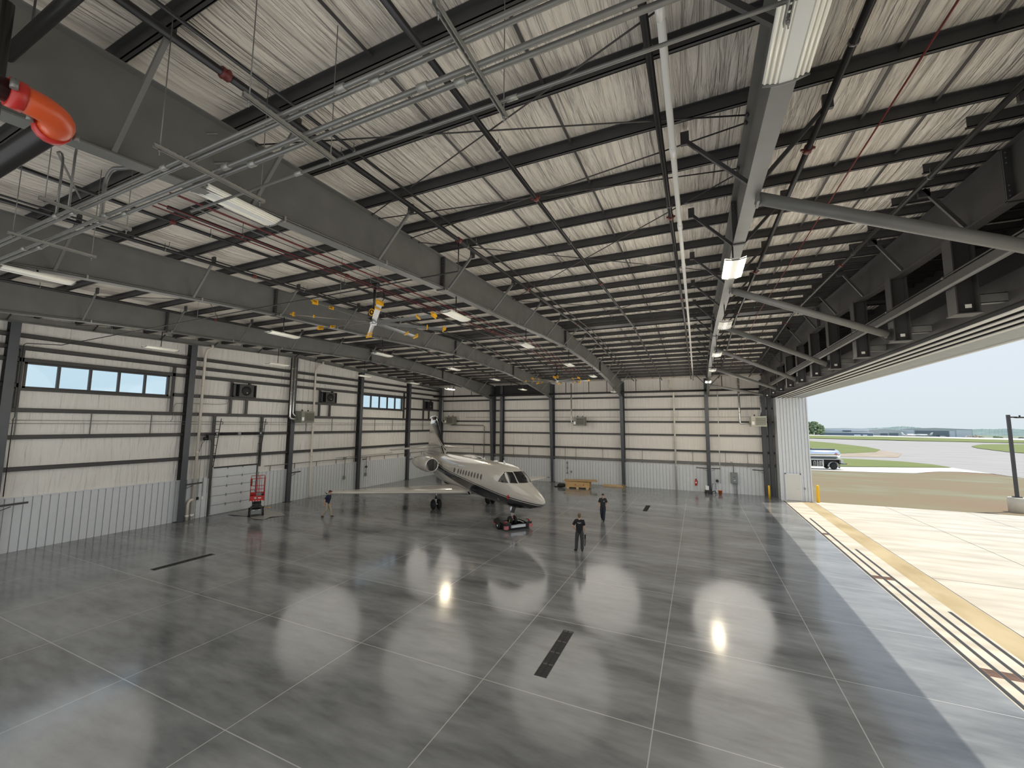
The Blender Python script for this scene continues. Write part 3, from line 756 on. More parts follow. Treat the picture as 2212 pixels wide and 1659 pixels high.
# ---- rod bracing under the roof
RODS = [(-6.9, 7.1, 0.9, 4.25), (-6.9, 4.28, 0.9, 7.1), (-6.9, 7.34, 0.9, 8.7), (-6.9, 8.57, 0.9, 7.3), (-6.9, 8.9, 0.9, 15.3), (-6.9, 15.3, 0.9, 8.9), (-6.9, 15.6, 0.9, 22.2), (-6.9, 22.2, 0.9, 15.6), (-6.9, 24.2, 0.9, 31), (-6.9, 31, 0.9, 24.2),
        (-22.0, 7.4, -14.8, 12.4), (-22.0, 12.4, -14.8, 7.4), (-29.7, 9.8, -22.3, 14.3), (-29.7, 14.3, -22.3, 9.8)]
for k, (xa, ya, xb, yb) in enumerate(RODS):
    o = ((xa + xb) / 2, (ya + yb) / 2, top((ya + yb) / 2) - 0.05)
    where = ['first crossed pair by the conduit run', 'first crossed pair by the conduit run', 'narrow second crossing', 'narrow second crossing', 'third crossing before the ridge', 'third crossing before the ridge', 'crossing just before the ridge', 'crossing just before the ridge', 'crossing just past the ridge', 'crossing just past the ridge', 'crossing by the rafter next the window wall', 'crossing by the rafter next the window wall', 'crossing against the window wall', 'crossing against the window wall'][k]
    t = thing('bracing_rod', 'slim roof bracing rod, %s, %s' % (where, 'rising doorward' if yb > ya else 'rising windowward'), 'bracing rod', o, group='roof bracing rods')
    MB(o).tube([(xa, ya, top(ya) - 0.06), (xb, yb, top(yb) - 0.06)], 0.013, 6).build('rod', 'rod', t)
    for x, y in ((xa, ya), (xb, yb)): MB(o).ball((x, y, top(y) - 0.06), 0.035, 8).build('anchor_nut', 'rod', t)

# ================================================================ light fixtures
def fixture(on=False, L=1.25, Wd=0.42):
    t = thing('high_bay_light', '', 'light fixture', (0, 0, 0))
    b = MB(); h = L / 2; w = Wd / 2
    b.box((-0.065, -h, 0.0), (0.065, h, 0.05))
    for s in (-1, 1):
        b.prism([(s * 0.065, -h, 0.015), (s * w, -h, 0.06), (s * w, -h, 0.066), (s * 0.065, -h, 0.03)], (0, L, 0))
    b.build('housing', 'fixture', t)
    for s in (-1, 1):
        for k in range(3):
            x = s * (0.095 + k * 0.048)
            MB().tube([(x, -h + 0.03, 0.008 + k * 0.012), (x, h - 0.03, 0.008 + k * 0.012)], 0.016, 8).build('lamp_tube', 'tube_on' if on else 'tube', t)
    for s in (-1, 1):
        e = MB()
        e.tube([(-w, s * h, 0.03), (-0.08, s * h, 0.0), (0.08, s * h, 0.0), (w, s * h, 0.03)], 0.014, 6)
        e.build('end_rail', 'galv', t)
    return t
proto_off = fixture(); proto_on = fixture(True)
used = {'off': False, 'on': False}
def light(x, y, z, label, on=False, drop=None):
    key = 'on' if on else 'off'; p = proto_on if on else proto_off
    if not used[key]: t = p; used[key] = True
    else: t = copy_tree(p)
    for c in [c for c in t.children if c.name.startswith('stem')]: bpy.data.objects.remove(c)
    t.location = (x, y, z); t['label'] = label; t['group'] = 'high bay fixtures below the rafters'; t['kind'] = 'thing'
    zt = bot(y) if drop is None else drop
    if zt - z > 0.12:
        MB().tube([(0, 0, 0.05), (0, 0, zt - z + 0.02)], 0.018, 6).build('stem', 'black', t)
    MB().box((-0.05, -0.05, 0.05), (0.05, 0.05, 0.12)).build('stem_box', 'white', t)
    if on:
        l = bpy.data.lights.new('lamp_glow', 'AREA'); l.shape = 'RECTANGLE'; l.size = 0.42; l.size_y = 1.2; l.energy = 140; l.color = (1, 0.86, 0.62)
        lo = bpy.data.objects.new('lamp_glow', l); COL.objects.link(lo); lo.location = (x, y, z - 0.03)
    return t
W3 = ['second', 'third', 'fourth', 'fifth']
light(X3, 4.15, 9.86, 'white tube fixture tight under the rafter where the conduits cross')
for k, (y, z) in enumerate([(11.1, 9.68), (17.1, 9.8), (24.0, 9.85), (30.3, 9.86)]):
    light(X3, y, z, 'unlit white fixture on a black stem, %s under the rafter door side of the fans' % W3[k])
light(X3, 38.5, 9.3, 'small white fixture at the end wall end of the rafter door side of the fans')
light(X2, 4.05, 9.74, 'white tube fixture under the middle rafter beside the trapeze hanger')
for k, (y, z) in enumerate([(10.65, 9.62), (16.2, 9.72), (23.0, 9.84), (29.1, 9.78)]):
    light(X2, y, z, 'unlit white fixture on a stem, %s under the middle rafter' % W3[k])
light(X2, 34.9, 9.45, 'white fixture close to the end wall under the middle rafter')
for k, (y, z) in enumerate([(10.1, 9.5), (15.8, 9.56), (22.6, 9.64), (28.3, 9.66)]):
    light(X1, y, z, 'white fixture in front of the window wall, %s under the rafter next to it' % ORD[k])
light(X1, 34.0, 9.62, 'glowing fixture high in the corner above the jet tail', True)
light(0.97, 4.15, 9.8, 'big unlit fixture with long tubes and perforated spine close above the camera')
light(0.88, 10.35, 9.78, 'brightly lit twin-strip fixture hanging under the dark rafter', True)
for k, (y, z) in enumerate([(16.1, 9.76), (22.7, 9.76), (29.3, 9.8)]):
    light(1.02, y, z, 'pale unlit fixture under the dark rafter, %s beyond the lit one' % ORD[k])
light(0.92, 36.5, 9.75, 'small lit fixture at the far end of the dark rafter', True)

# ================================================================ big ceiling fans
def big_fan(loc, label, rz=0.0):
    x, y, z = loc
    t = thing('ceiling_fan', label, 'ceiling fan', loc, rz, 'large ceiling fans')
    zt = top(y) - z
    MB().tube([(0, 0, 0.55), (0, 0, zt)], 0.05, 10).box((-0.25, -0.12, zt - 0.06), (0.25, 0.12, zt - 0.02)).build('mount_pole', 'black', t)
    mo = MB().lathe([(0.08, 0.55), (0.19, 0.5), (0.21, 0.3), (0.2, 0.14), (0.1, 0.08)], n=20).build('motor', 'black', t)
    em = MB()
    cz, rr = 0.34, 0.115
    a0 = -PI / 2 + 0.35
    def on(u, v):  # point of the emblem, wrapped on the motor side
        a = a0 + u / 0.215
        return (0.222 * math.cos(a), 0.222 * math.sin(a), cz + v)
    ring = [(math.sin(2 * PI * k / 24) * rr, math.cos(2 * PI * k / 24) * rr * 1.15 - (0.02 if k == 12 else 0)) for k in range(24)]
    em.grid([[on(u, v) for u, v in ring] + [on(*ring[0])], [on(u * 0.72, v * 0.72) for u, v in ring] + [on(ring[0][0] * 0.72, ring[0][1] * 0.72)]], smooth=False)
    em.build('emblem_ring', 'yellow', mo)
    hd = MB(); hp = [(-0.02, 0.06), (0.0, 0.045), (0.03, 0.07), (0.03, 0.03), (0.05, -0.02), (0.02, -0.05), (-0.02, -0.04), (-0.035, 0.0)]
    hd._add([on(u, v) for u, v in hp], [tuple(range(8))]); hd.build('emblem_head', 'yellow', mo)
    MB().lathe([(0.10, 0.09), (0.13, 0.03), (0.13, -0.03), (0.05, -0.06)], n=20).build('hub', 'alu', t)
    MB().lathe([(0.05, -0.06), (0.12, -0.065), (0.11, -0.09), (0.02, -0.11)], n=16).build('hub_cap', 'white', t)
    MB().lathe([(0.09, 0.09), (0.10, 0.14), (0.06, 0.16)], n=12).build('brake_collar', 'yellow', t)
    for k in range(8):
        a = 2 * PI * k / 8; ca, sa = math.cos(a), math.sin(a)
        def P(u, v, w): return (u * ca - v * sa, u * sa + v * ca, w)
        b = MB(); sec = [(-0.085, 0.035), (-0.03, 0.03), (0.03, 0.005), (0.085, -0.035), (0.03, -0.005), (-0.03, 0.018)]
        b.grid([[P(u, v, w) for v, w in sec] for u in (0.12, 1.0, 2.0, 2.62)], smooth=False, close=True)
        n0 = len(b.v); b.f.append(tuple(range(6))); b.f.append(tuple(range(n0 - 6, n0))); b.sm += [False] * 2; b.mi += [0] * 2
        bl = b.build('blade', 'alu', t)
        c = MB()
        c.prism([P(2.62, -0.10, 0.03), P(2.62, 0.10, -0.05), P(2.74, 0.06, -0.02), P(2.74, -0.07, 0.05)], (0, 0, 0.03)); c.prism([P(2.60, -0.12, -0.02), P(2.64, -0.12, -0.02), P(2.66, 0.12, -0.08), P(2.62, 0.12, -0.08)], (0, 0, 0.15))
        c.build('blade_tip', 'yellow', bl)
        d = MB(); d.prism([P(1.96, -0.10, 0.0), P(2.0, -0.10, 0.0), P(2.02, 0.10, -0.06), P(1.98, 0.10, -0.06)], (0, 0, 0.10)); d.build('winglet', 'yellow', bl)
    for k in range(4):
        a = PI / 4 + k * PI / 2
        MB().tube([(0.15 * math.cos(a), 0.15 * math.sin(a), 0.5), (2.3 * math.cos(a), 2.3 * math.sin(a), zt)], 0.004, 4).build('guy_wire', 'galv', t)
    w = MB(); w.tube([(0.05, 0, 1.3), (0.35, 0.05, 1.22), (0.42, 0.05, 0.9), (0.2, 0.02, 0.6)], 0.018, 6); w.tube([(0.0, 0.08, 1.2), (-0.12, 0.1, 1.0), (-0.1, 0.06, 0.55)], 0.014, 6)
    w.build('power_cable', 'black', t)
    return t
big_fan((-10.85, 11.43, 9.95), 'large eight-bladed fan with yellow tips hanging closer to the camera', R(2))
big_fan((-10.75, 33.0, 9.95), 'large eight-bladed fan with yellow tips hanging beyond the jet', R(14))
# ================================================================ door side: beam, hanging posts, braces, header
frame(5.42, 'deep dark rafter carrying the row of hanging posts over the door', 0.24, (), [], y1=43.0, mtl='dark_steel')
t5 = [o for o in COL.objects if o.name.startswith('rafter') and o.type == 'EMPTY' and abs(o.location.x - 5.42) < 0.01][0]
for k, y in enumerate([8.4, 11.5, 14.4, 17.3, 20.3, 23.4, 26.5, 29.6, 32.7, 35.7, 38.7]):
    br = MB(t5.location).bar((5.32, y, bot(y) + 0.05), (4.72, y, top(y) + 0.02), 0.06, 0.07).build('flange_brace', 'dark_steel', t5)
    MB(t5.location).box((4.62, y - 0.03, top(y) - 0.16), (4.82, y + 0.03, top(y) + 0.02)).build('brace_clip', 'dark_steel', br)
PYS = [5.8, 8.95, 12.05, 15.15, 18.2, 21.35, 24.4, 27.5, 30.6, 33.8, 37.0, 40.0]
for k, y in enumerate(PYS):
    o = (5.42, y, 8.68)
    has = k in (1, 3, 5, 7, 9, 11)
    t = thing('hanging_post', 'dark wide-flange post hanging over the door, %s from the camera%s' % (ORD[k], ', meeting a tubular brace' if has else ''), 'post', o, group='hanging posts over the door opening')
    zt = bot(y)
    MB(o).box((5.24, y - 0.008, 8.68), (5.60, y + 0.008, zt)).build('web', 'dark_steel', t)
    for x in (5.24, 5.60): MB(o).box((x - 0.012, y - 0.18, 8.68), (x + 0.012, y + 0.18, zt)).build('flange', 'dark_steel', t)
    MB(o).box((5.2, y - 0.2, 8.66), (5.64, y + 0.2, 8.68)).build('base_plate', 'dark_steel', t)
    MB(o).box((5.36, y - 0.195, 8.78), (5.46, y - 0.18, 8.86)).build('paper_label', 'cream_metal', t)
    st = MB(o); st.box((5.62, y - 0.09, 8.88), (6.9, y - 0.075, 9.08)).box((5.62, y - 0.09, 8.88), (6.9, y + 0.07, 8.893)).box((5.62, y - 0.09, 9.067), (6.9, y + 0.07, 9.08))
    st.build('outrigger_channel', 'steel', t)
for k, y in enumerate([8.95, 15.15, 21.35, 27.5, 33.8, 40.0]):
    dy = -1.1
    a = Vector((1.08, y + dy, bot(y + dy) - 0.06)); b_ = Vector((5.12, y - 0.02, 8.9))
    o = tuple((a + b_) / 2)
    t = thing('tubular_brace', 'round gray brace sloping from the dark rafter to a hanging post, %s from the camera' % ORD[k], 'brace', o, group='tubular braces over the door bay')
    MB(o).tube([a, b_], 0.105, 14).build('tube', 'steel', t)
    MB(o).prism([(5.05, y - 0.01, 8.98), (5.24, y - 0.01, 9.08), (5.24, y - 0.01, 8.72), (5.10, y - 0.01, 8.72), (4.98, y - 0.01, 8.82)], (0, 0.02, 0)).build('gusset', 'dark_steel', t)
    MB(o).box((5.06, y - 0.02, 8.80), (5.12, y - 0.012, 8.87)).build('paper_label', 'cream_metal', t)
    MB(o).box((a.x - 0.02, a.y - 0.13, a.z - 0.12), (a.x + 0.02, a.y + 0.13, a.z + 0.06)).build('end_plate', 'steel', t)
o = (5.15, 20, 9.38)
t = thing('post_tie_beam', 'long dark channel with pale lower lip tying the hanging posts together', 'tie beam', o)
MB(o).box((5.13, -2, 9.30), (5.22, 42.6, 9.5)).build('channel', 'dark_steel', t)
MB(o).tube([(5.13, -2, 9.29), (5.13, 42.6, 9.29)], 0.035, 8).build('lower_lip', 'steel', t)
o = (5.1, 20, 9.54)
t = thing('beam_conduit', 'black conduit with clamps on top of the post tie channel', 'conduit', o)
MB(o).tube([(5.12, 0, 9.535), (5.12, 42, 9.535)], 0.022, 6).build('conduit', 'black_pipe', t)
for y in range(3, 41, 3): MB(o).tube([(5.12, y - 0.05, 9.535), (5.12, y + 0.05, 9.535)], 0.035, 6).build('clamp', 'dark_steel', t)
# sliding door header
hd = bpy.data.objects.new('trim_door_header', None); COL.objects.link(hd); hd.location = (7, 20, 8.7); hd['kind'] = 'structure'; hd['label'] = 'long door header with four black guide slots over the opening'
o = (7, 20, 8.7); y0, y1 = YN, 43.0
MB(o).box((6.08, y0, 8.80), (6.14, y1, 9.45)).build('header_plate', 'dark_steel', hd)
MB(o).box((6.14, y0, 9.0), (8.05, y1, 9.06)).build('header_soffit', 'darkhdr', hd)
for x in (6.22, 6.56, 6.90, 7.24): 
    MB(o).box((x - 0.05, y0, 8.70), (x + 0.05, y1, 9.0)).build('guide_web', 'darkhdr', hd)
    MB(o).box((x - 0.065, y0, 8.675), (x + 0.065, y1, 8.70)).build('guide_lip', 'cream_metal', hd)
f = MB(o); f.prism([(7.42, y0, 8.78), (7.42, y0, 8.86), (8.0, y0, 8.86), (8.3, y0, 9.6), (8.36, y0, 9.6), (8.30, y0, 8.72), (8.22, y0, 8.69), (7.9, y0, 8.72)], (0, y1 - y0, 0)); f.build('header_fascia', 'fascia', hd)
MB(o).box((7.40, y0, 8.74), (7.46, y1, 8.80)).build('guide_lip', 'cream_metal', hd)
MB(o).box((8.2, y0, 8.66), (8.31, y1, 8.70)).build('drip_edge', 'cream_metal', hd)
MB((8.33, 20, 10)).box((8.3, YN - 0.3, 8.7), (8.36, 44.2, roofu(43.9) + 0.4)).build('header_outer_sheet', 'panel', hd).location = (8.33 - 7, 0, 10 - 8.7)

# ---- white ribbed jamb tower with its service door
TX0, TX1, TY = 6.37, 8.5, 42.0
tw = bpy.data.objects.new('wall_jamb_tower', None); COL.objects.link(tw); tw.location = (7.4, TY, 0); tw['kind'] = 'structure'; tw['label'] = 'tall white ribbed jamb wall beside the door opening'
o = (7.4, TY, 0)
rb = ribs(TX0, TX1, 0.0, 8.72, 0.236, lambda u, d, z: (u, TY - d, z), 0.06); rb.o = Vector(o); rb.v = [p - rb.o for p in rb.v]; rb.build('ribbed_face', 'panel', tw)
MB(o).box((TX0 - 0.05, TY, 0), (TX0 + 0.04, 44.15, 8.72)).build('jamb_side', 'panel', tw); MB(o).box((TX0, TY + 0.07, 0), (TX1, TY + 0.1, 8.72)).build('jamb_back', 'panel', tw)
rb = ribs(TY, 44.2, 0.0, 8.72, 0.236, lambda u, d, z: (TX1 + d, u, z), 0.045); rb.o = Vector(o); rb.v = [p - rb.o for p in rb.v]; rb.build('ribbed_return', 'panel', tw)
MB(o).box((TX0 - 0.06, TY - 0.06, 0), (TX0 + 0.03, TY + 0.02, 8.72)).build('corner_trim', 'trim', tw)
MB(o).box((TX1 - 0.03, TY - 0.06, 0), (TX1 + 0.06, TY + 0.02, 8.72)).build('corner_trim', 'trim', tw)
d2 = bpy.data.objects.new('door_2', None); COL.objects.link(d2); d2.location = (7.23, TY - 0.05, 0); d2['kind'] = 'structure'; d2['label'] = 'pale gray service door in the white jamb wall'
o = (7.23, TY - 0.05, 0)
MB(o).box((6.74, TY - 0.085, 0.05), (7.72, TY - 0.05, 2.20)).build('door_leaf', 'cream_metal', d2)
fr = MB(o); fr.box((6.66, TY - 0.10, 0), (6.74, TY - 0.04, 2.28)).box((7.72, TY - 0.10, 0), (7.80, TY - 0.04, 2.28)).box((6.66, TY - 0.10, 2.20), (7.80, TY - 0.04, 2.28)); fr.build('door_frame', 'trim', d2)
MB(o).tube([(7.6, TY - 0.09, 1.0), (7.6, TY - 0.15, 1.0), (7.48, TY - 0.15, 1.0)], 0.014, 8).build('door_handle', 'alu', d2)
for z in (0.3, 1.1, 1.95): MB(o).box((6.73, TY - 0.105, z), (6.76, TY - 0.08, z + 0.11)).build('hinge', 'alu', d2)
tag(MB((8.02, TY - 0.06, 1.05)).box((7.97, TY - 0.10, 0.98), (8.07, TY - 0.046, 1.14)).build('door_switch', 'graybox'), 'small dark switch box beside the pale service door', 'switch', None, 'thing')
for nm, x, y, h, lab in (('a', 5.45, 41.98, 1.17, 'shorter yellow bollard inside the doorway before the jamb wall'), ('b', 8.93, 42.05, 1.42, 'taller yellow bollard outside at the edge of the dry grass')):
    b = MB((x, y, 0)); r_ = 0.075 if nm == 'a' else 0.115
    b.lathe([(r_, 0), (r_, h - r_), (r_ * 0.87, h - r_ * 0.5), (r_ * 0.5, h - r_ * 0.13), (0.001, h)], (x, y, 0), n=20)
    tag(b.build('bollard', 'bollard'), lab, 'bollard', 'yellow bollards at the door jamb', 'thing')

# ================================================================ things on the window wall
def heater(loc, rz, label, m, duct=None):
    """box with louvred mouth toward local -y"""
    t = thing('unit_heater', label, 'heater', loc, rz, 'hanging unit heaters')
    MB().box((-0.6, -0.42, -0.46), (0.6, 0.42, 0.46)).build('cabinet', m, t, 0.015)
    lv = MB(); lv.box((-0.3, -0.46, -0.36), (0.56, -0.42, -0.33)).box((-0.3, -0.46, 0.33), (0.56, -0.42, 0.36)).box((-0.3, -0.46, -0.36), (-0.27, -0.42, 0.36)).box((0.53, -0.46, -0.36), (0.56, -0.42, 0.36))
    lv.build('louver_frame', m, t)
    MB().box((-0.27, -0.428, -0.33), (0.53, -0.422, 0.33)).build('louver_mouth', 'black', t)
    for k in range(6): MB().prism([(-0.27, -0.47, -0.3 + k * 0.11), (0.53, -0.47, -0.3 + k * 0.11), (0.53, -0.425, -0.23 + k * 0.11), (-0.27, -0.425, -0.23 + k * 0.11)], (0, 0, 0.008)).build('louver_blade', m, t)
    MB().box((-0.56, -0.44, -0.3), (-0.36, -0.42, -0.02)).build('data_plate', 'white', t)
    MB().tube([(-0.25, 0.0, 0.46), (-0.25, 0.0, 0.6)], 0.05, 8).tube([(0.3, 0.0, 0.46), (0.3, 0.0, 0.58)], 0.05, 8).build('flue_stub', 'black', t)
    MB().lathe([(0.3, 0.0), (0.3, 0.1), (0.12, 0.12)], (-0.1, 0.42, 0), 'Y', 16).build('fan_guard', 'black', t)
    return t
def hang_rods(t, pts, zt):
    for x, y in pts: MB().tube([(x, y, 0.45), (x, y, zt)], 0.007, 5).build('hanger_rod', 'rod', t)
h = heater((-29.15, 23.45, 6.72), R(90), 'olive unit heater on the window wall with tall silver flue up the column', 'heater')
hang_rods(h, ((-0.5, -0.3), (0.5, -0.3), (-0.5, 0.3), (0.5, 0.3)), 4.9)
h = heater((-27.6, 42.75, 6.7), R(0), 'olive unit heater in the corner above the jet tail', 'heater'); hang_rods(h, ((-0.5, -0.3), (0.5, -0.3)), 4.1)
h = heater((-11.35, 42.65, 6.62), R(0), 'olive unit heater on the end wall above the jet cockpit', 'heater'); hang_rods(h, ((-0.5, -0.3), (0.5, -0.3)), 4.2)
h = heater((4.9, 42.1, 6.68), R(6), 'beige unit heater beside the door jamb, louvers facing the hangar', 'heater2'); hang_rods(h, ((-0.5, -0.3), (0.5, -0.3)), 2.3)
def flue(path, label, r_=0.075):
    t = thing('flue_pipe', label, 'flue pipe', path[0], group='silver heater flues')
    MB(path[0]).tube(path, r_, 12).build('duct', 'silverduct', t)
    for k in range(1, 5):
        a, b_ = Vector(path[0]), Vector(path[1]); p = a + (b_ - a) * k / 5; d = (b_ - a).normalized() * 0.03
        MB(path[0]).tube([p - d, p + d], r_ * 1.12, 12).build('seam_band', 'silverduct', t)
flue([(-29.3, 22.25, 11.5), (-29.3, 22.25, 6.75), (-29.3, 22.3, 6.6), (-29.25, 22.5, 6.55), (-29.2, 22.86, 6.55)], 'silver flue rising beside the wall column to the first heater')
flue([(-29.3, 22.5, 11.5), (-29.3, 22.5, 7.0), (-29.25, 22.6, 6.82), (-29.2, 22.86, 6.78)], 'second thinner silver flue beside the first heater column', 0.05)
flue([(-28.85, 42.8, 10.7), (-28.85, 42.8, 6.65), (-28.75, 42.8, 6.5), (-28.2, 42.8, 6.48)], 'silver flue dropping to the heater in the corner above the tail')
flue([(-12.3, 42.7, 10.7), (-12.3, 42.7, 6.6), (-12.2, 42.7, 6.47), (-11.95, 42.7, 6.45)], 'silver flue dropping to the heater above the cockpit')
flue([(3.52, 42.2, 10.9), (3.52, 42.2, 6.6), (3.6, 42.2, 6.48), (4.35, 42.15, 6.46)], 'silver flue bending into the beige heater by the jamb', 0.085)
flue([(5.15, 42.3, 9.25), (5.2, 42.3, 7.6), (5.1, 42.25, 7.35), (5.1, 42.2, 7.13)], 'thin silver pipe curving down to the beige heater', 0.045)
# exhaust fans in the window wall
for k, (y, lab) in enumerate([(18.9, 'black wall fan with open side guards above the overhead door'), (26.35, 'black wall fan with open side guards beyond the first heater'), (41.25, 'small black wall fan in the corner above the jet tail')]):
    o = (-29.95, y, 8.5)
    t = thing('wall_fan', lab, 'exhaust fan', o, group='exhaust fans of the window wall')
    MB(o).box((-30.05, y - 0.5, 8.08), (-29.6, y + 0.5, 8.94)).build('fan_housing', 'black', t)
    fm = MB(o)
    for (a, b_) in (((y - 0.82, 8.04), (y + 0.82, 8.09)), ((y - 0.82, 8.93), (y + 0.82, 8.98)), ((y - 0.82, 8.04), (y - 0.77, 8.98)), ((y + 0.77, 8.04), (y + 0.82, 8.98))): fm.box((-30.05, a[0], a[1]), (-29.72, b_[0], b_[1]))
    fm.build('guard_frame', 'dark_steel', t)
    for s in (-1, 1): MB(o).box((-29.98, y + s * 0.52, 8.09), (-29.96, y + s * 0.77, 8.93)).build('side_guard', 'graybox', t)
    MB(o).lathe([(0.34, -29.6), (0.34, -29.57), (0.1, -29.56)], (0, y, 8.5), 'X', 18).build('fan_ring', 'rubber', t)
    MB(o).ball((-29.55, y + 0.02, 8.36), 0.06, 10).build('motor_cap', 'alu', t)
    MB(o).box((-29.75, y + 0.16, 8.95), (-29.6, y + 0.3, 9.07)).build('junction_box', 'black', t)
    for yy in (y - 0.84, y + 0.28):
        tag(MB((-29.9, yy, 6.9)).box((-30.08, yy - 0.01, 6.84), (-29.9, yy + 0.01, 9.1 if yy < y else 8.0)).box((-29.91, yy - 0.08, 6.84), (-29.89, yy + 0.08, 9.1 if yy < y else 8.0)).build('fan_framing_post', 'dark_steel'), 'dark framing post under the %s wall fan, %s' % (['first', 'second', 'corner'][k], 'camera side' if yy < y else 'end wall side'), 'framing post', 'framing posts under the wall fans', 'thing')
# overhead door with its hardware
d1 = bpy.data.objects.new('door_1', None); COL.objects.link(d1); d1.location = (-30.0, 18.8, 0); d1['kind'] = 'structure'; d1['label'] = 'closed white five-section overhead door behind the scissor lift'
o = (-30.0, 18.8, 0); DA, DB = 17.22, 20.32
for k in range(5):
    z0 = 0.03 + k * 0.62; b = MB(o)
    b.box((-30.1, DA, z0), (-30.03, DB, z0 + 0.605))
    for q in range(3):
        ya = DA + (DB - DA) * q / 3 + 0.07; yb = DA + (DB - DA) * (q + 1) / 3 - 0.07
        b.box((-30.03, ya, z0 + 0.05), (-30.018, yb, z0 + 0.555))
    s = b.build('door_section', 'panel', d1)
    MB(o).box((-30.025, DA, z0 + 0.60), (-30.012, DB, z0 + 0.625)).build('section_joint', 'graybox', s)
    for q in range(4): MB(o).box((-30.03, DA + (DB - DA) * q / 3 - 0.03, z0 + 0.52), (-30.0, DA + (DB - DA) * q / 3 + 0.03, z0 + 0.68)).build('hinge', 'graybox', s)
for y in (DA - 0.08, DB + 0.08): MB(o).box((-30.1, y - 0.06, 0), (-29.98, y + 0.06, 3.15)).build('jamb_angle', 'dark_steel', d1)
MB(o).box((-30.1, DA, 3.12), (-29.97, DB, 3.2)).build('top_seal', 'black', d1)
for y, lab in ((17.08, 'camera side'), (20.44, 'end wall side')):
    q = (-29.9, y, 3.2)
    tag(MB(q).box((-30.09, y - 0.012, 2.5 if y < 18 else 3.0), (-29.9, y + 0.012, 6.66)).box((-29.91, y - 0.09, 2.5 if y < 18 else 3.0), (-29.89, y + 0.09, 6.66)).build('door_framing_post', 'dark_steel'), 'dark framing post rising past the overhead door, ' + lab, 'framing post', 'framing posts of the overhead door', 'thing')
    t = thing('door_track', 'ladder-like vertical lift track above the overhead door, ' + lab, 'door track', q, group='lift tracks of the overhead door')
    yy = y + (0.14 if y < 18 else -0.06)
    MB(q).bar((-29.93, yy, 0.1), (-29.93, yy, 3.2), 0.05).build('lower_track', 'alu', t)
    MB(q).bar((-29.93, yy, 3.2), (-29.52, yy + 0.06, 6.5), 0.035).build('outer_rail', 'black', t)
    for k in range(6):
        z = 3.6 + k * 0.54; x = -29.93 + 0.41 * (z - 3.2) / 3.3
        MB(q).bar((-30.05, yy - 0.05, z), (x, yy + 0.02, z), 0.03).build('track_bracket', 'black', t)
    MB(q).tube([(-29.5, yy + 0.07 + 0.1 * math.sin(a), 6.2 + 0.1 * math.cos(a)) for a in (0, 0.6, 1.2, 1.8, 2.4, 3.0)], 0.018, 6).build('cable_hook', 'black', t)
q = (-29.8, 18.7, 5.45)
t = thing('counterbalance_shaft', 'black counterbalance shaft with springs across the overhead door', 'door shaft', q)
MB(q).tube([(-29.8, 16.6, 5.45), (-29.8, 20.6, 5.45)], 0.03, 8).build('shaft', 'black', t)
for a, b_ in ((17.5, 18.5), (18.9, 20.0)): MB(q).tube([(-29.8, a, 5.45), (-29.8, b_, 5.45)], 0.075, 10).build('spring', 'rubber', t)
for y in (17.2, 20.25): MB(q).lathe([(0.12, y - 0.05), (0.12, y + 0.05)], (-29.8, 0, 5.45), 'Y', 14).build('drum', 'alu', t)
MB(q).box((-29.95, 18.6, 5.37), (-29.7, 18.8, 5.53)).build('center_bracket', 'graybox', t)
q = (-29.75, 16.75, 5.25)
t = thing('door_operator', 'black jackshaft operator hanging at the upper corner of the overhead door', 'door opener', q)
MB(q).box((-29.9, 16.62, 5.05), (-29.6, 16.95, 5.38)).build('motor_box', 'black', t)
MB(q).lathe([(0.11, 16.4), (0.11, 16.62)], (-29.72, 0, 5.15), 'Y', 14).build('motor', 'black', t)
MB(q).tube([(-29.7, 16.5, 5.1), (-29.72, 16.3, 4.8), (-29.75, 16.2, 4.3)], 0.012, 6).build('cable', 'black', t)
MB(q).tube([(-29.7, 16.85, 5.05), (-29.7, 16.87, 1.6), (-29.7, 16.93, 1.6), (-29.7, 16.95, 5.05)], 0.008, 5).build('hand_chain', 'galv', t)
for y, lab in ((16.45, 'small dark control box with conduit between cream pipe and overhead door'), (16.72, 'small white switch box beside the overhead door')):
    q = (-29.95, y, 1.25); t = thing('door_control', lab, 'control box', q, group='controls beside the overhead door')
    MB(q).box((-30.02, y - 0.05, 1.18), (-29.93, y + 0.05, 1.36)).build('box', 'black' if y < 16.6 else 'white', t)
    MB(q).tube([(-29.98, y, 1.36), (-29.98, y, 5.0)], 0.012, 6).build('conduit', 'galv', t)
# cream drain pipes
def drain(path, label, r_, name='drain_pipe', m='pvc'):
    t = thing(name, label, 'drain pipe', path[-1], group='cream drain pipes')
    MB(path[-1]).tube(path, r_, 12).build('pipe', m, t)
    for a, b_ in zip(path, path[1:]):
        a, b_ = Vector(a), Vector(b_); n = int((b_ - a).length / 2.6)
        for k in range(1, n + 1):
            p = a + (b_ - a) * k / (n + 1); d = (b_ - a).normalized() * 0.06
            MB(path[-1]).tube([p - d, p + d], r_ * 1.18, 12).build('coupling', m, t)
    return t
p1 = drain([(-29.55, 16.38, 11.4), (-29.55, 16.38, 11.2), (-29.7, 16.18, 11.05), (-29.85, 16.15, 10.7), (-29.85, 16.13, 0.0)], 'cream drain pipe with a side branch beside the overhead door', 0.085)
MB(p1.location).tube([(-29.85, 16.13, 1.28), (-29.85, 15.95, 1.22), (-29.85, 15.86, 1.1), (-29.85, 15.83, 0.95), (-29.85, 15.83, 0.0)], 0.085, 12).build('side_branch', 'pvc', p1)
for y in (16.13, 15.83): MB(p1.location).tube([(-29.85, y, 0.22), (-29.85, y, 0.34)], 0.115, 12).build('cleanout', 'white', p1)
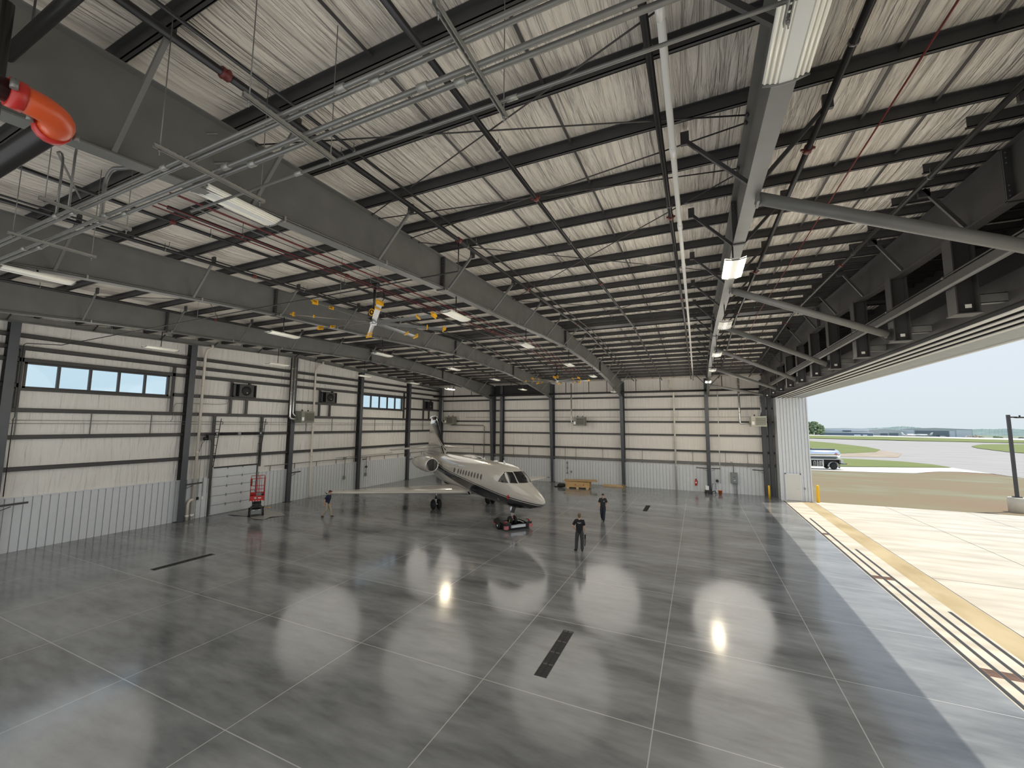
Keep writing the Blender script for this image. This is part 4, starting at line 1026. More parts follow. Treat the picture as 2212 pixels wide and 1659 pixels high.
p2 = drain([(-29.5, 25.28, 11.55), (-29.5, 25.28, 11.35), (-29.65, 24.95, 11.1), (-29.85, 24.86, 10.7), (-29.85, 24.9, 1.1), (-29.83, 24.92, 0.7), (-29.80, 24.9, 0.4), (-29.75, 24.9, 0.0)], 'cream drain pipe beyond the first heater on the window wall', 0.085)
p3 = drain([(-2.45, 43.2, 10.8), (-2.45, 43.2, 10.05), (-2.25, 43.2, 9.85), (-2.08, 43.25, 9.75), (-2.05, 43.3, 9.5), (-2.05, 43.55, 0.0)], 'cream drain pipe with an offset at its top on the end wall', 0.085)
q = (1.78, 43.6, 0.9)
tag(MB(q).tube([(1.86, 43.6, 10.3), (1.78, 43.6, 0.9)], 0.035, 8).build('white_conduit', 'whitepipe'), 'slim white conduit down the end wall beside the gray panel', 'conduit', None, 'thing')
# level conduits on the walls
def wall_run(p, q, r_, m, label, group, ups=()):
    o = tuple((Vector(p) + Vector(q)) / 2); t = thing('wall_conduit', label, 'conduit', o, group=group)
    MB(o).tube([p, q], r_, 6).build('conduit', m, t)
    for a, b_ in ups: MB(o).bar(a, b_, 0.045).build('standoff', 'steel', t)
wall_run((-29.85, 8.0, 6.26), (-29.85, 43.5, 6.26), 0.014, 'galv', 'upper thin conduit running along the window wall under the third girt', 'conduits on the window wall', [((-29.88, 8.15 + 2.68 * k, 5.54), (-29.88, 8.15 + 2.68 * k, 6.66)) for k in range(13) if not 16 < 8.15 + 2.68 * k < 22])
wall_run((-29.85, 7.9, 6.10), (-29.85, 43.5, 6.10), 0.014, 'galv', 'lower thin conduit running along the window wall under the third girt', 'conduits on the window wall')
wall_run((-29.85, 20.8, 2.98), (-29.85, 43.5, 2.98), 0.03, 'steel', 'level pipe rail just above the ribbed panels of the window wall', 'conduits on the window wall', [((-29.9, 21.3 + 2.1 * k, 2.57), (-29.9, 21.3 + 2.1 * k, 2.98)) for k in range(11)])
wall_run((-29.82, 27.5, 3.12), (-29.82, 35.0, 3.14), 0.02, 'steel', 'short second pipe above the window wall rail around the hanging outlets', 'conduits on the window wall')
tag(MB((-29.9, 16.2, 7.2)).tube([(-29.88, 15.6, 7.45), (-29.88, 17.4, 7.45), (-29.88, 17.8, 7.55), (-29.88, 17.95, 7.9)], 0.014, 6).build('looped_conduit', 'galv'), 'thin conduit looping up to the first wall fan', 'conduit', 'conduits on the window wall', 'thing')
tag(MB((-29.9, 14.4, 7.0)).tube([(-29.88, 15.2, 7.4), (-29.88, 14.75, 7.4), (-29.88, 14.62, 7.25), (-29.88, 14.6, 6.4), (-29.88, 14.5, 6.27)], 0.014, 6).build('looped_conduit', 'galv'), 'thin conduit curving down beside the large window', 'conduit', 'conduits on the window wall', 'thing')
wall_run((-26, 43.6, 7.1), (6.2, 43.6, 7.1), 0.014, 'galv', 'thin conduit running level along the end wall at heater height', 'conduits on the end wall')
for k, x in enumerate([-24.8, -19.5, -17.6, -13.3, -12.1, -9.2, -5.2, -0.5, 2.3, 4.1]):
    tag(MB((x, 43.7, 3.1)).box((x - 0.02, 43.66, 2.46), (x + 0.02, 43.7, 3.75)).build('wall_upright', 'steel'), 'thin upright between wall rail and lowest girt on the end wall, %s from the window side' % ORD[k], 'upright', 'uprights on the end wall', 'thing')
q = (-23.3, 43.4, 4)
tag(MB(q).tube([(-28, 43.5, 6.15), (-23.5, 43.5, 6.13), (-23.3, 43.5, 6.0), (-23.3, 43.5, 2.3)], 0.05, 8).build('gas_pipe', 'galv'), 'gray pipe from the corner heater turning down the end wall', 'pipe', None, 'thing')
for k, (x, y, dx, dy, lab) in enumerate([(-29.6, 7.9, 0, 0.9, 'beside the large window column'), (-29.6, 15.55, 0, 0.9, 'on the column before the overhead door'), (-29.6, 22.98, 0, 0.75, 'on the first heater column'), (-29.6, 37.6, 0, 0.7, 'near the corner of the window wall'),
        (0.7, 43.0, -0.95, 0, 'window side of the column with the white box'), (1.05, 43.0, 0.75, 0, 'door side of the column with the white box'), (5.3, 43.3, -0.9, 0, 'on the column by the door jamb')]):
    tag(MB((x, y, 2.3)).bar((x, y, 2.28), (x + dx, y + dy, 2.28 + 0.03), 0.05, 0.09).bar((x + dx * .4, y + dy * .4, 2.2), (x, y, 2.05), 0.03).build('swing_bracket', 'dark_steel'), 'dark swing arm ' + lab, 'wall bracket', 'dark swing arms on the columns', 'thing')
for k, (y, lab) in enumerate([(28.6, 'hanging outlet box on a drop conduit between heater and small window'), (31.3, 'cluster of outlet and valve on a drop pipe past the small window column')]):
    q = (-29.85, y, 1.7); t = thing('outlet_drop', lab, 'outlet', q, group='service drops on the window wall')
    MB(q).tube([(-29.87, y, 3.0), (-29.87, y, 1.3)], 0.03, 8).build('drop', 'steel', t)
    MB(q).box((-29.95, y - 0.09, 1.1), (-29.82, y + 0.09, 1.4)).build('outlet_box', 'graybox', t)
    if k:
        MB(q).tube([(-29.87, y - 0.5, 2.75), (-29.87, y, 2.75)], 0.04, 8).build('tee', 'dark_steel', t); MB(q).ball((-29.85, y, 2.0), 0.12, 10).build('valve', 'dark_steel', t)
    else: MB(q).box((-29.95, y - 0.16, 2.9), (-29.8, y + 0.1, 3.1)).build('junction_box', 'graybox', t)
q = (-13.1, 43.7, 1.7); t = thing('outlet_drop', 'cluster of valves and outlets on the ribbed panel behind the crate', 'outlet', q)
for z in (2.15, 1.6, 1.05): MB(q).ball((-13.1, 43.74, z), 0.10, 10).build('valve', 'graybox', t)
MB(q).tube([(-13.1, 43.74, 2.3), (-13.1, 43.74, 1.0)], 0.025, 8).build('drop', 'steel', t); MB(q).box((-12.75, 43.7, 1.1), (-12.6, 43.8, 1.3)).build('outlet_box', 'graybox', t)
# end wall: extinguisher, panel, alarm and the little group at the column foot
q = (-0.3, 43.6, 0.58); t = thing('fire_extinguisher', 'red fire extinguisher hung on the ribbed end wall', 'fire extinguisher', q)
MB(q).lathe([(0.09, 0.56), (0.11, 0.6), (0.11, 1.02), (0.08, 1.1), (0.03, 1.13)], (-0.3, 43.62, 0), n=16).build('cylinder', 'red', t)
MB(q).box((-0.36, 43.58, 1.13), (-0.24, 43.66, 1.2)).build('valve_handle', 'black', t); MB(q).tube([(-0.25, 43.6, 1.15), (-0.17, 43.58, 1.0), (-0.18, 43.58, 0.75)], 0.015, 6).build('hose', 'black', t)
MB(q).box((-0.35, 43.50, 0.78), (-0.25, 43.515, 0.92)).build('paper_label', 'white', t)
tag(MB((-0.32, 43.75, 1.9)).box((-0.37, 43.72, 1.35), (-0.27, 43.76, 1.95)).build('extinguisher_sign', 'cream_metal'), 'narrow pale sign strip above the fire extinguisher', 'sign', None, 'thing')
q = (2.95, 43.6, 0.95); t = thing('electrical_panel', 'gray electrical panel with conduits on the ribbed end wall', 'electrical panel', q)
MB(q).box((2.65, 43.5, 0.98), (3.22, 43.8, 1.95)).build('enclosure', 'graybox', t, 0.01)
MB(q).box((2.69, 43.48, 1.02), (3.18, 43.5, 1.91)).build('panel_door', 'graybox', t); MB(q).box((2.88, 43.47, 1.52), (3.0, 43.485, 1.58)).build('latch', 'black', t); MB(q).box((2.9, 43.473, 1.22), (3.03, 43.482, 1.28)).build('data_plate', 'white', t)
MB(q).tube([(2.92, 43.7, 1.95), (2.92, 43.7, 2.75), (2.86, 43.7, 2.86), (2.7, 43.7, 2.9)], 0.03, 8).build('conduit', 'galv', t)
for k in range(4): MB(q).tube([(2.9 + k * 0.09, 43.7, 0.98), (2.9 + k * 0.09, 43.72, 0.0)], 0.016, 6).build('conduit', 'steel', t)
tag(MB((1.52, 43.6, 1.1)).lathe([(0.13, 43.6), (0.13, 43.72)], (1.52, 0, 1.1), 'Y', 16).build('hose_reel', 'black'), 'round dark reel on the wall above the orange bucket', 'reel', None, 'thing')
q = (0.72, 42.75, 0); t = thing('water_jug', 'white plastic container on the small black machine by the column', 'container', (0.62, 42.75, 0.33))
MB((0.62, 42.75, 0.33)).box((0.48, 42.6, 0.33), (0.78, 42.9, 0.7)).build('jug', 'white', t, 0.04); MB((0.62, 42.75, 0.33)).lathe([(0.05, 0.7), (0.05, 0.77)], (0.57, 42.75, 0), n=12).build('cap', 'white', t)
t = thing('floor_machine', 'small black wheeled machine with tubular handle at the column foot', 'machine', (0.85, 42.75, 0))
q = (0.85, 42.75, 0)
MB(q).box((0.42, 42.55, 0.1), (1.05, 42.95, 0.33)).build('body', 'black', t, 0.03)
MB(q).tube([(1.0, 42.6, 0.3), (1.1, 42.6, 0.95), (1.35, 42.6, 0.98), (1.35, 42.6, 0.45)], 0.02, 8).build('handle', 'black', t)
MB(q).tube([(1.0, 42.75, 0.2), (1.3, 42.75, 0.28), (1.33, 42.75, 0.05)], 0.04, 8).build('hose', 'rubber', t)
for x in (0.5, 0.98):
    for y in (42.54, 42.94): MB(q).lathe([(0.1, y), (0.1, y + 0.04)], (x, 0, 0.1), 'Y', 14).build('wheel', 'rubber', t)
q = (1.7, 42.7, 0); t = thing('bucket', 'orange bucket on the floor near the gray panel', 'bucket', q)
MB(q).lathe([(0.12, 0.0), (0.16, 0.34), (0.17, 0.34), (0.17, 0.36), (0.15, 0.36), (0.11, 0.03)], (1.7, 42.7, 0), n=18).build('pail', mat('orange_plastic', (0.55, 0.12, 0.03), 0.4), t)
MB(q).tube([(1.7 + 0.17 * math.cos(a), 42.7, 0.33 - 0.15 * math.sin(a)) for a in [k * PI / 8 for k in range(9)]], 0.008, 5).build('bail', 'galv', t)
# floor: trench drains, crate, boards, tape marks
for x, ya, yb, lab in ((-3.77, 10.14, 12.64, 'black trench drain in the floor closest to the camera'), (-21.18, 10.1, 12.5, 'black trench drain along the floor by the window wall'), (-3.72, 31.9, 34.35, 'black trench drain in the floor toward the end wall')):
    q = (x, (ya + yb) / 2, 0); t = thing('trench_drain', lab, 'floor drain', q, group='trench drains')
    b = MB(q); b.box((x - 0.165, ya, -0.03), (x - 0.15, yb, 0.003)).box((x + 0.15, ya, -0.03), (x + 0.165, yb, 0.003)).box((x - 0.165, ya, -0.03), (x + 0.165, ya + 0.015, 0.003)).box((x - 0.165, yb - 0.015, -0.03), (x + 0.165, yb, 0.003)); b.build('drain_frame', 'dark_steel', t)
    MB(q).box((x - 0.15, ya + 0.015, 0.0005), (x + 0.15, yb - 0.015, 0.0015)).build('trench_bed', 'black', t)
    n = 4
    for k in range(n):
        a = ya + 0.02 + (yb - ya - 0.04) * k / n; c = ya + 0.02 + (yb - ya - 0.04) * (k + 1) / n - 0.012; b = MB(q)
        for s in (-1, 1):
            m_ = int((c - a) / 0.055)
            for i in range(m_): b.box((x + s * 0.012, a + i * 0.055, 0.0015), (x + s * 0.142, a + i * 0.055 + 0.022, 0.006))
            b.box((x + s * 0.004, a, 0.0015), (x + s * 0.016, c, 0.007)).box((x + s * 0.138, a, 0.0015), (x + s * 0.148, c, 0.006))
        b.build('grate', 'rubber', t)
q = (-11.1, 40.9, 0); A = R(8)
t = thing('wooden_crate', 'open plywood shipping crate on skids before the end wall', 'crate', q, A)
def pl(b_, a, c): b_.box(a, c); return b_
for k, (a, c) in enumerate((((-1.2, -0.8, 0.14), (1.2, -0.76, 0.64)), ((-1.2, 0.76, 0.14), (1.2, 0.8, 0.64)), ((-1.2, -0.8, 0.14), (-1.16, 0.8, 0.64)), ((1.16, -0.8, 0.14), (1.2, 0.8, 0.64)))): MB().box(a, c).build('side_panel', 'wood', t)
MB().box((-1.2, -0.8, 0.12), (1.2, 0.8, 0.15)).build('floor_panel', 'wood', t)
for x in (-0.95, 0.0, 0.95): MB().box((x - 0.12, -0.8, 0.0), (x + 0.12, 0.8, 0.12)).build('skid', 'wood2', t)
mk = mat('red_stencil', (0.35, 0.06, 0.04), 0.6)
for x in (-0.2, 0.6): MB().prism([(x - 0.09, -0.803, 0.32), (x + 0.09, -0.803, 0.32), (x, -0.803, 0.46)], (0, 0.002, 0)).build('stencil_mark', mk, t)
for k, (dx, dy, rz, z, lab) in enumerate(((0.35, 0.25, 6, 0.665, 'lower plywood sheet lying across the crate, overhanging the door side'), (-0.55, 0.15, 3, 0.645, 'plywood sheet on the crate, window side half'), (0.85, 0.3, 9, 0.69, 'uppermost plywood sheet jutting out from the crate'))):
    p = (q[0] + dx, q[1] + dy, z); w = thing('plywood_sheet', lab, 'plywood', p, A + R(rz), 'plywood sheets on the crate'); MB().box((-0.95, -0.75, -0.01), (0.95, 0.85, 0.012)).build('sheet', 'wood', w)
b = MB((-12.7, 40.3, 0)); b.ball((-12.75, 40.25, 0.2), 0.32, 14, (1.1, 0.8, 0.65)); b.ball((-12.45, 40.15, 0.22), 0.25, 12, (0.9, 0.8, 0.8)); b.ball((-13.1, 40.3, 0.04), 0.3, 12, (1.3, 0.7, 0.15))
tag(b.build('black_bag', 'rubber'), 'slumped black bag on the floor at the window side end of the crate', 'bag', None, 'thing')
for k in range(4):
    z = 0.05 + 0.09 * (k // 2); y = 43.15 + 0.16 * (k % 2)
    tag(MB((-8.1, y, z)).box((-9.15 + 0.05 * k, y - 0.07, z - 0.045), (-7.1 - 0.04 * k, y + 0.07, z + 0.04)).build('timber', 'wood2'), 'pale timber on the floor by the end wall, %s of the small stack' % ['lower front', 'lower rear', 'upper front', 'upper rear'][k], 'timber', 'stacked timbers', 'thing')
for k, x in enumerate((-7.02, -6.86)):
    tag(MB((x, 42.9, 0.15)).box((x - 0.03, 42.85, 0), (x + 0.03, 42.95, 0.32 - 0.06 * k)).build('wood_block', 'wood'), ['taller short wood block standing at the end of the timbers', 'shorter wood block standing beside the column'][k], 'wood block', 'short wood blocks', 'thing')
tag(MB((-2.8, 24.6, 0)).box((-2.98, 24.57, 0), (-2.62, 24.63, 0.006)).build('cleanout_cover', 'graybox'), 'small dark cover strip flush in the open floor', 'floor cover', None, 'thing')
# ================================================================ business jet
JET = (-16.43, 27.59, 0.0); JRZ = R(-35.0)
jet = thing('business_jet', 'beige twin-engine business jet with black stripes, nose gear held by a low tug', 'airplane', JET, JRZ)
ST = [  # x, centre z, top radius, bottom radius, half width, exponent
    (10.58, 1.93, 0.02, 0.02, 0.02), (10.50, 1.94, 0.14, 0.12, 0.14), (10.30, 1.96, 0.26, 0.25, 0.28), (9.9, 2.0, 0.40, 0.42, 0.46), (9.4, 2.03, 0.55, 0.57, 0.63),
    (9.0, 2.05, 0.66, 0.65, 0.74), (8.6, 2.08, 0.78, 0.74, 0.84), (8.35, 2.12, 0.90, 0.81, 0.90), (8.05, 2.2, 1.06, 0.92, 0.965), (7.7, 2.3, 1.18, 1.04, 1.03), (7.3, 2.4, 1.24, 1.15, 1.08),
    (6.8, 2.46, 1.26, 1.21, 1.12), (6.0, 2.5, 1.28, 1.25, 1.16), (4.5, 2.52, 1.27, 1.27, 1.18), (2.0, 2.52, 1.25, 1.27, 1.18), (-1.0, 2.52, 1.24, 1.27, 1.18), (-2.5, 2.54, 1.22, 1.22, 1.16), (-4.0, 2.64, 1.11, 1.12, 1.08),
    (-5.5, 2.82, 0.92, 0.98, 0.92), (-7.0, 3.05, 0.68, 0.72, 0.68), (-8.2, 3.24, 0.46, 0.44, 0.42), (-9.2, 3.36, 0.25, 0.22, 0.22), (-9.6, 3.40, 0.12, 0.10, 0.10)]
def sect(x):
    S = ST
    if x >= S[0][0]: return S[0][1:]
    for a, b in zip(S, S[1:]):
        if x >= b[0]:
            t = (a[0] - x) / (a[0] - b[0]); return tuple(p + (q - p) * t for p, q in zip(a[1:], b[1:]))
    return S[-1][1:]
def hw(x, z):
    zc, rt, rb, ry = sect(x); t = (z - zc) / (rt if z > zc else rb)
    return ry * math.sqrt(max(0, 1 - t * t))
def xof(y, z):
    a, b = 5.0, 10.58
    for _ in range(40):
        m = (a + b) / 2
        if hw(m, z) > abs(y): a = m
        else: b = m
    return a
def jetpaint(fin=False):
    m, t, b = newmat('beige_jet_fin_paint' if fin else 'beige_jet_paint')
    b.inputs['Roughness'].default_value = 0.16; b.inputs['Coat Weight'].default_value = 0.5; b.inputs['Coat Roughness'].default_value = 0.05
    tc = t.nodes.new('ShaderNodeTexCoord'); sp = t.nodes.new('ShaderNodeSeparateXYZ'); t.links.new(tc.outputs['Object'], sp.inputs[0])
    x, z = sp.outputs[0], sp.outputs[2]
    L = lambda a, b_: math_node(t, 'LESS_THAN', a, b_); G = lambda a, b_: math_node(t, 'GREATER_THAN', a, b_)
    A = lambda a, b_: math_node(t, 'MINIMUM', a, b_); O = lambda a, b_: math_node(t, 'MAXIMUM', a, b_)
    def curve(pts):
        rp = t.nodes.new('ShaderNodeValToRGB'); e = rp.color_ramp.elements
        for i, (px, pz) in enumerate(pts):
            k = e[i] if i < 2 else e.new(0.5)
            k.position = (px + 10) / 21
            k.color = (pz / 5,) * 3 + (1,)
        t.links.new(math_node(t, 'DIVIDE', math_node(t, 'ADD', x, 10), 21), rp.inputs[0])
        return math_node(t, 'MULTIPLY', rp.outputs[0], 5)
    if not fin:
        zu = curve([(-6, 3.35), (-3.2, 3.08), (-1.35, 2.78), (1.6, 2.39), (3.84, 2.18), (5.8, 1.99), (7.2, 1.72), (8.3, 1.65), (9.6, 1.73), (10.6, 1.86)])
        zl = curve([(-6, 3.0), (-3.2, 2.55), (-1.4, 2.36), (1.45, 2.20), (3.47, 2.0), (4.3, 1.84), (5.0, 1.62), (5.6, 1.4), (6.0, 0.9), (10.6, 0.5)])
        d1 = A(L(z, zu), G(z, math_node(t, 'SUBTRACT', zu, 0.05)))
        d2 = A(L(z, math_node(t, 'SUBTRACT', zu, 0.095)), G(z, zl))
        dark = A(O(d1, d2), G(x, -3.2))
    else:
        le = math_node(t, 'ADD', math_node(t, 'MULTIPLY', math_node(t, 'SUBTRACT', z, 3.7), -0.86), -3.7)
        u = math_node(t, 'SUBTRACT', le, x)
        w1 = math_node(t, 'MULTIPLY', math_node(t, 'SUBTRACT', z, 4.2), 0.72)
        d = A(L(u, w1), G(z, 4.3))
        d = O(d, A(G(u, math_node(t, 'ADD', w1, 0.12)), L(u, math_node(t, 'ADD', w1, 0.22))))
        d = O(d, A(A(G(u, 0.35), L(u, 0.62)), L(z, 4.35))); d = O(d, A(A(G(u, 0.8), L(u, 0.92)), L(z, 4.35)))
        dark = O(d, G(z, 6.45))
    mx = t.nodes.new('ShaderNodeMix'); mx.data_type = 'RGBA'
    t.links.new(dark, mx.inputs[0]); mx.inputs[6].default_value = (0.50, 0.475, 0.43, 1); mx.inputs[7].default_value = (0.010, 0.011, 0.016, 1)
    t.links.new(mx.outputs[2], b.inputs['Base Color'])
    return m
M['jet'] = jetpaint(); M['jetfin'] = jetpaint(True)
M['jetplain'] = mat('beige_wing_paint', (0.50, 0.475, 0.43), 0.18, coat=0.4)
M['cockpit'] = mat('dark_cockpit_glass', (0.012, 0.013, 0.014), 0.06)
M['cabinglass'] = mat('shaded_cabin_window', (0.11, 0.108, 0.10), 0.12)
M['navy'] = mat('dark_navy_paint', (0.015, 0.018, 0.03), 0.2, coat=0.4)
xs = []
x = 10.58
while x > -9.6:
    xs.append(x); x -= 0.06 if x > 10.2 else (0.12 if x > 6.5 else 0.3)
xs.append(-9.6); rows = []
for x in xs:
    zc, rt, rb, ry = sect(x)
    rows.append([(x, ry * math.sin(2 * PI * k / 48), zc + (rt if math.cos(2 * PI * k / 48) > 0 else rb) * math.cos(2 * PI * k / 48)) for k in range(48)])
MB().grid(rows, close=True).build('fuselage', 'jet', jet)
def skin_patch(f, name, m, parent, nu=6, nv=6, off=0.012, label=None):
    P = [[Vector(f(u / nu, v / nv)) for u in range(nu + 1)] for v in range(nv + 1)]
    Q = []
    for j in range(nv + 1):
        r_ = []
        for i in range(nu + 1):
            a = P[j][min(i + 1, nu)] - P[j][max(i - 1, 0)]; b = P[min(j + 1, nv)][i] - P[max(j - 1, 0)][i]
            n = a.cross(b)
            n = n.normalized() if n.length > 1e-9 else Vector((0, 0, 0)); c = Vector((P[j][i].x - 0.6, 0, 2.3))
            if n.dot(P[j][i] - c) < 0: n = -n
            r_.append(P[j][i] + n * off)
        Q.append(r_)
    return MB().grid(Q).build(name, m, parent, label=label)
ZB, ZT = 2.80, 3.36
lerp = lambda a, b, t: a + (b - a) * t
def front(y0b, y1b, y0t, y1t, zb=ZB, zt=ZT):
    def f(u, v):
        z = lerp(zb, zt, v); y = lerp(lerp(y0b, y1b, u), lerp(y0t, y1t, u), v)
        return (xof(y, z), y, z)
    return f
def side(s, x0b, x1b, x0t, x1t, zb=ZB, zt=ZT):
    def f(u, v):
        z = lerp(zb, zt, v); x = lerp(lerp(x0b, x1b, u), lerp(x0t, x1t, u), v)
        return (x, s * hw(x, z), z)
    return f
skin_patch(front(-0.36, 0.36, -0.30, 0.30, ZB + 0.02, ZT + 0.03), 'windshield_pane', 'cockpit', jet)
for s in (-1, 1):
    skin_patch(front(s * 0.43, s * 0.74, s * 0.36, s * 0.62), 'windshield_pane', 'cockpit', jet)
    xb, xt = xof(0.79, ZB), xof(0.67, ZT)
    skin_patch(side(s, xb, 7.22, xt, 7.42, ZB - 0.02, ZT - 0.01), 'windshield_pane', 'cockpit', jet)
    for x in (5.1, 4.62, 4.16, 3.7, 3.24, 2.78, 2.32, 1.86, 1.40, 0.7):
        def oval(u, v, x=x, s=s):
            a = 2 * PI * u; rr = v
            xx = x + 0.125 * rr * math.cos(a); zz = 2.84 + 0.18 * rr * math.sin(a)
            return (xx, s * hw(xx, zz), zz)
        w = skin_patch(oval, 'cabin_window', 'cabinglass', jet, 16, 2)
    if s < 0:
        pass
b = MB()   # cabin hatch outline on the right-hand side of the fuselage
hp = [(0.35, 2.35), (0.35, 3.15), (0.45, 3.25), (0.95, 3.25), (1.05, 3.15), (1.05, 2.35), (0.95, 2.28), (0.45, 2.28), (0.35, 2.35)]
b.tube([(x, -hw(x, z) - 0.004, z) for x, z in hp], 0.009, 5); b.build('hatch_outline', 'graybox', jet)
for x, z in ((8.28, 2.07),):
    t_ = MB((0, 0, 0)); y = -hw(x, z); t_.tube([(x, y, z + 0.06), (x + 0.02, y - 0.06, z + 0.02)], 0.03, 8); t_.box((x - 0.07, y - 0.07, z - 0.16), (x + 0.06, y - 0.04, z + 0.02)); t_.build('probe_cover', 'red', jet)
MB().tube([(7.0, -hw(7.0, 1.75) - 0.01, 1.75), (7.0, -hw(7.0, 1.4) - 0.01, 1.40)], 0.02, 6).build('probe_streamer', mat('pink_ribbon', (0.5, 0.28, 0.27), 0.6), jet)
for x, h in ((6.2, 0.16), (3.4, 0.14)):
    zc, rt, rb, ry = sect(x); MB().prism([(x + 0.12, -0.012, zc + rt - 0.02), (x - 0.14, -0.012, zc + rt - 0.02), (x - 0.16, -0.012, zc + rt + h), (x - 0.05, -0.012, zc + rt + h)], (0, 0.024, 0)).build('antenna_blade', 'white', jet)
for x in (5.0, 1.6): MB().ball((x, 0, sect(x)[0] + sect(x)[1] - 0.02), 0.22, 12, (1, 0.7, 0.4)).build('antenna_dome', 'white', jet)
MB().prism([(7.4, -0.012, 1.36), (7.15, -0.012, 1.36), (6.95, -0.012, 0.98), (7.05, -0.012, 0.98)], (0, 0.024, 0)).build('antenna_blade', 'black', jet)
rows = []
for k in range(21):
    x = 3.9 - 7.4 * k / 20; w = math.sin(PI * k / 20) ** 0.5 if 0 < k < 20 else 0.02
    rows.append([(x, 1.12 * w * math.cos(PI * q / 12), 1.62 - 0.50 * w * math.sin(PI * q / 12)) for q in range(13)])
MB().grid(rows).build('belly_fairing', 'jetplain', jet)
for s in (-1, 1):
    em = MB(); em.tube([(3.0 + 0.26 * math.cos(a), s * 0.985, 1.50 + 0.12 * math.sin(a)) for a in [2 * PI * k / 24 for k in range(25)]], 0.022, 6, caps=False)
    r_ = em.build('intake_ring', 'alu', jet); d_ = MB(); d_.lathe([(0.001, 0.0), (0.24, 0.0)], n=24); d_.v = [Vector((3.0 + p.x * 1.05, s * 0.985, 1.50 + p.y * 0.48)) for p in d_.v]; d_.build('intake_opening', 'navy', r_)
def airfoil(le, chord, y, z, tk=0.11, n=12, vert=False):
    up = []; pts = []
    for i in range(n + 1):
        t = (1 - math.cos(PI * i / n)) / 2
        yt = 5 * tk * chord * (0.2969 * math.sqrt(t) - 0.126 * t - 0.3516 * t * t + 0.2843 * t ** 3 - 0.1036 * t ** 4)
        up.append((le - t * chord, yt))
    loop = up + [(a, -b) for a, b in reversed(up[1:-1])]
    return [((a, b, z) if vert else (a, y, z + b)) for a, b in loop]
def loft(secs, name, m, parent):
    b = MB(); b.grid(secs, close=True); n = len(secs[0]); k = len(b.v)
    b.f += [tuple(range(n)), tuple(range(k - n, k))]; b.sm += [False, False]; b.mi += [0, 0]
    return b.build(name, m, parent)
for s in (-1, 1):
    w = loft([airfoil(2.55, 4.95, s * 0.6, 1.44, 0.12), airfoil(2.3, 4.6, s * 1.15, 1.46, 0.12), airfoil(0.85, 3.2, s * 3.8, 1.43, 0.11), airfoil(-1.62, 1.72, s * 8.4, 1.38, 0.10), airfoil(-2.1, 1.35, s * 9.2, 1.38, 0.10), airfoil(-2.35, 0.95, s * 9.45, 1.385, 0.06)], 'wing', 'jetplain', jet)
    fl_ = MB(); fl_.prism([(-1.9, s * 1.5, 1.52), (-1.9, s * 5.5, 1.44), (-1.88, s * 5.5, 1.445), (-1.88, s * 1.5, 1.525)], (0, 0, 0.004)); fl_.build('flap_gap', 'graybox', w)
    MB().tube([(-2.0, s * 9.42, 1.39), (-2.35, s * 9.5, 1.39)], 0.03, 8).build('tip_light', 'cockpit', w)
    loft([airfoil(-4.9, 2.5, s * 0.05, 4.30, 0.10), airfoil(-5.9, 1.75, s * 1.9, 4.12, 0.09), airfoil(-6.95, 1.05, s * 3.8, 3.94, 0.08)], 'tailplane', 'jetplain', jet)
    nc = bpy.data.objects.new('engine_nacelle', None); COL.objects.link(nc); nc.parent = jet; nc.location = (0, 0, 0)
    cy, cz = s * 2.02, 3.04
    MB().lathe([(0.47, -1.72), (0.52, -1.72), (0.57, -1.95), (0.615, -2.6), (0.60, -3.5), (0.52, -4.6), (0.40, -5.6), (0.37, -5.6)], (0, cy, cz), 'X', 32).build('cowl', 'jetplain', nc)
    MB().lathe([(0.44, -1.80), (0.455, -1.70), (0.485, -1.655), (0.515, -1.68), (0.525, -1.76)], (0, cy, cz), 'X', 32).build('inlet_lip', 'chrome', nc)
    MB().lathe([(0.455, -1.72), (0.43, -2.0), (0.43, -2.5), (0.001, -2.5)], (0, cy, cz), 'X', 28).build('inlet_duct', 'black', nc)
    MB().lathe([(0.001, -2.15), (0.05, -2.2), (0.11, -2.35), (0.13, -2.48)], (0, cy, cz), 'X', 16).build('spinner', 'graybox', nc)
    fb = MB()
    for k in range(18):
        a = 2 * PI * k / 18; fb.prism([(-2.44, cy + 0.13 * math.cos(a), cz + 0.13 * math.sin(a)), (-2.40, cy + 0.42 * math.cos(a), cz + 0.42 * math.sin(a)), (-2.46, cy + 0.42 * math.cos(a + 0.22), cz + 0.42 * math.sin(a + 0.22)), (-2.48, cy + 0.13 * math.cos(a + 0.22), cz + 0.13 * math.sin(a + 0.22))], (-0.004, 0, 0))
    fb.build('fan_blade_ring', 'black', nc)
    loft([airfoil(-2.6, 2.6, s * 0.8, 3.04, 0.09), airfoil(-2.5, 2.7, s * 1.6, 3.05, 0.09)], 'engine_pylon', 'jetplain', jet)
    # main gear
    g = bpy.data.objects.new('main_gear', None); COL.objects.link(g); g.parent = jet; y = s * 2.25
    MB().tube([(0, y, 1.4), (0, y, 0.75)], 0.075, 10).build('strut', 'chrome', g)
    MB().tube([(0, y, 0.8), (0, y, 0.36)], 0.05, 10).tube([(0, y - 0.24, 0.36), (0, y + 0.24, 0.36)], 0.045, 10).tube([(0, y, 1.3), (-0.12, y, 0.9), (0, y, 0.5)], 0.03, 8).build('oleo', 'white', g)
    for q in (-1, 1):
        yy = y + q * 0.22
        wh = MB().lathe([(0.18, -0.10), (0.30, -0.10), (0.355, -0.05), (0.36, 0.0), (0.355, 0.05), (0.30, 0.10), (0.18, 0.10)], (0, yy, 0.36), 'Y', 24).build('tire', 'rubber', g)
        MB().lathe([(0.04, -0.09), (0.18, -0.075), (0.18, 0.075), (0.04, 0.09)], (0, yy, 0.36), 'Y', 18).build('wheel_rim', 'alu', wh)
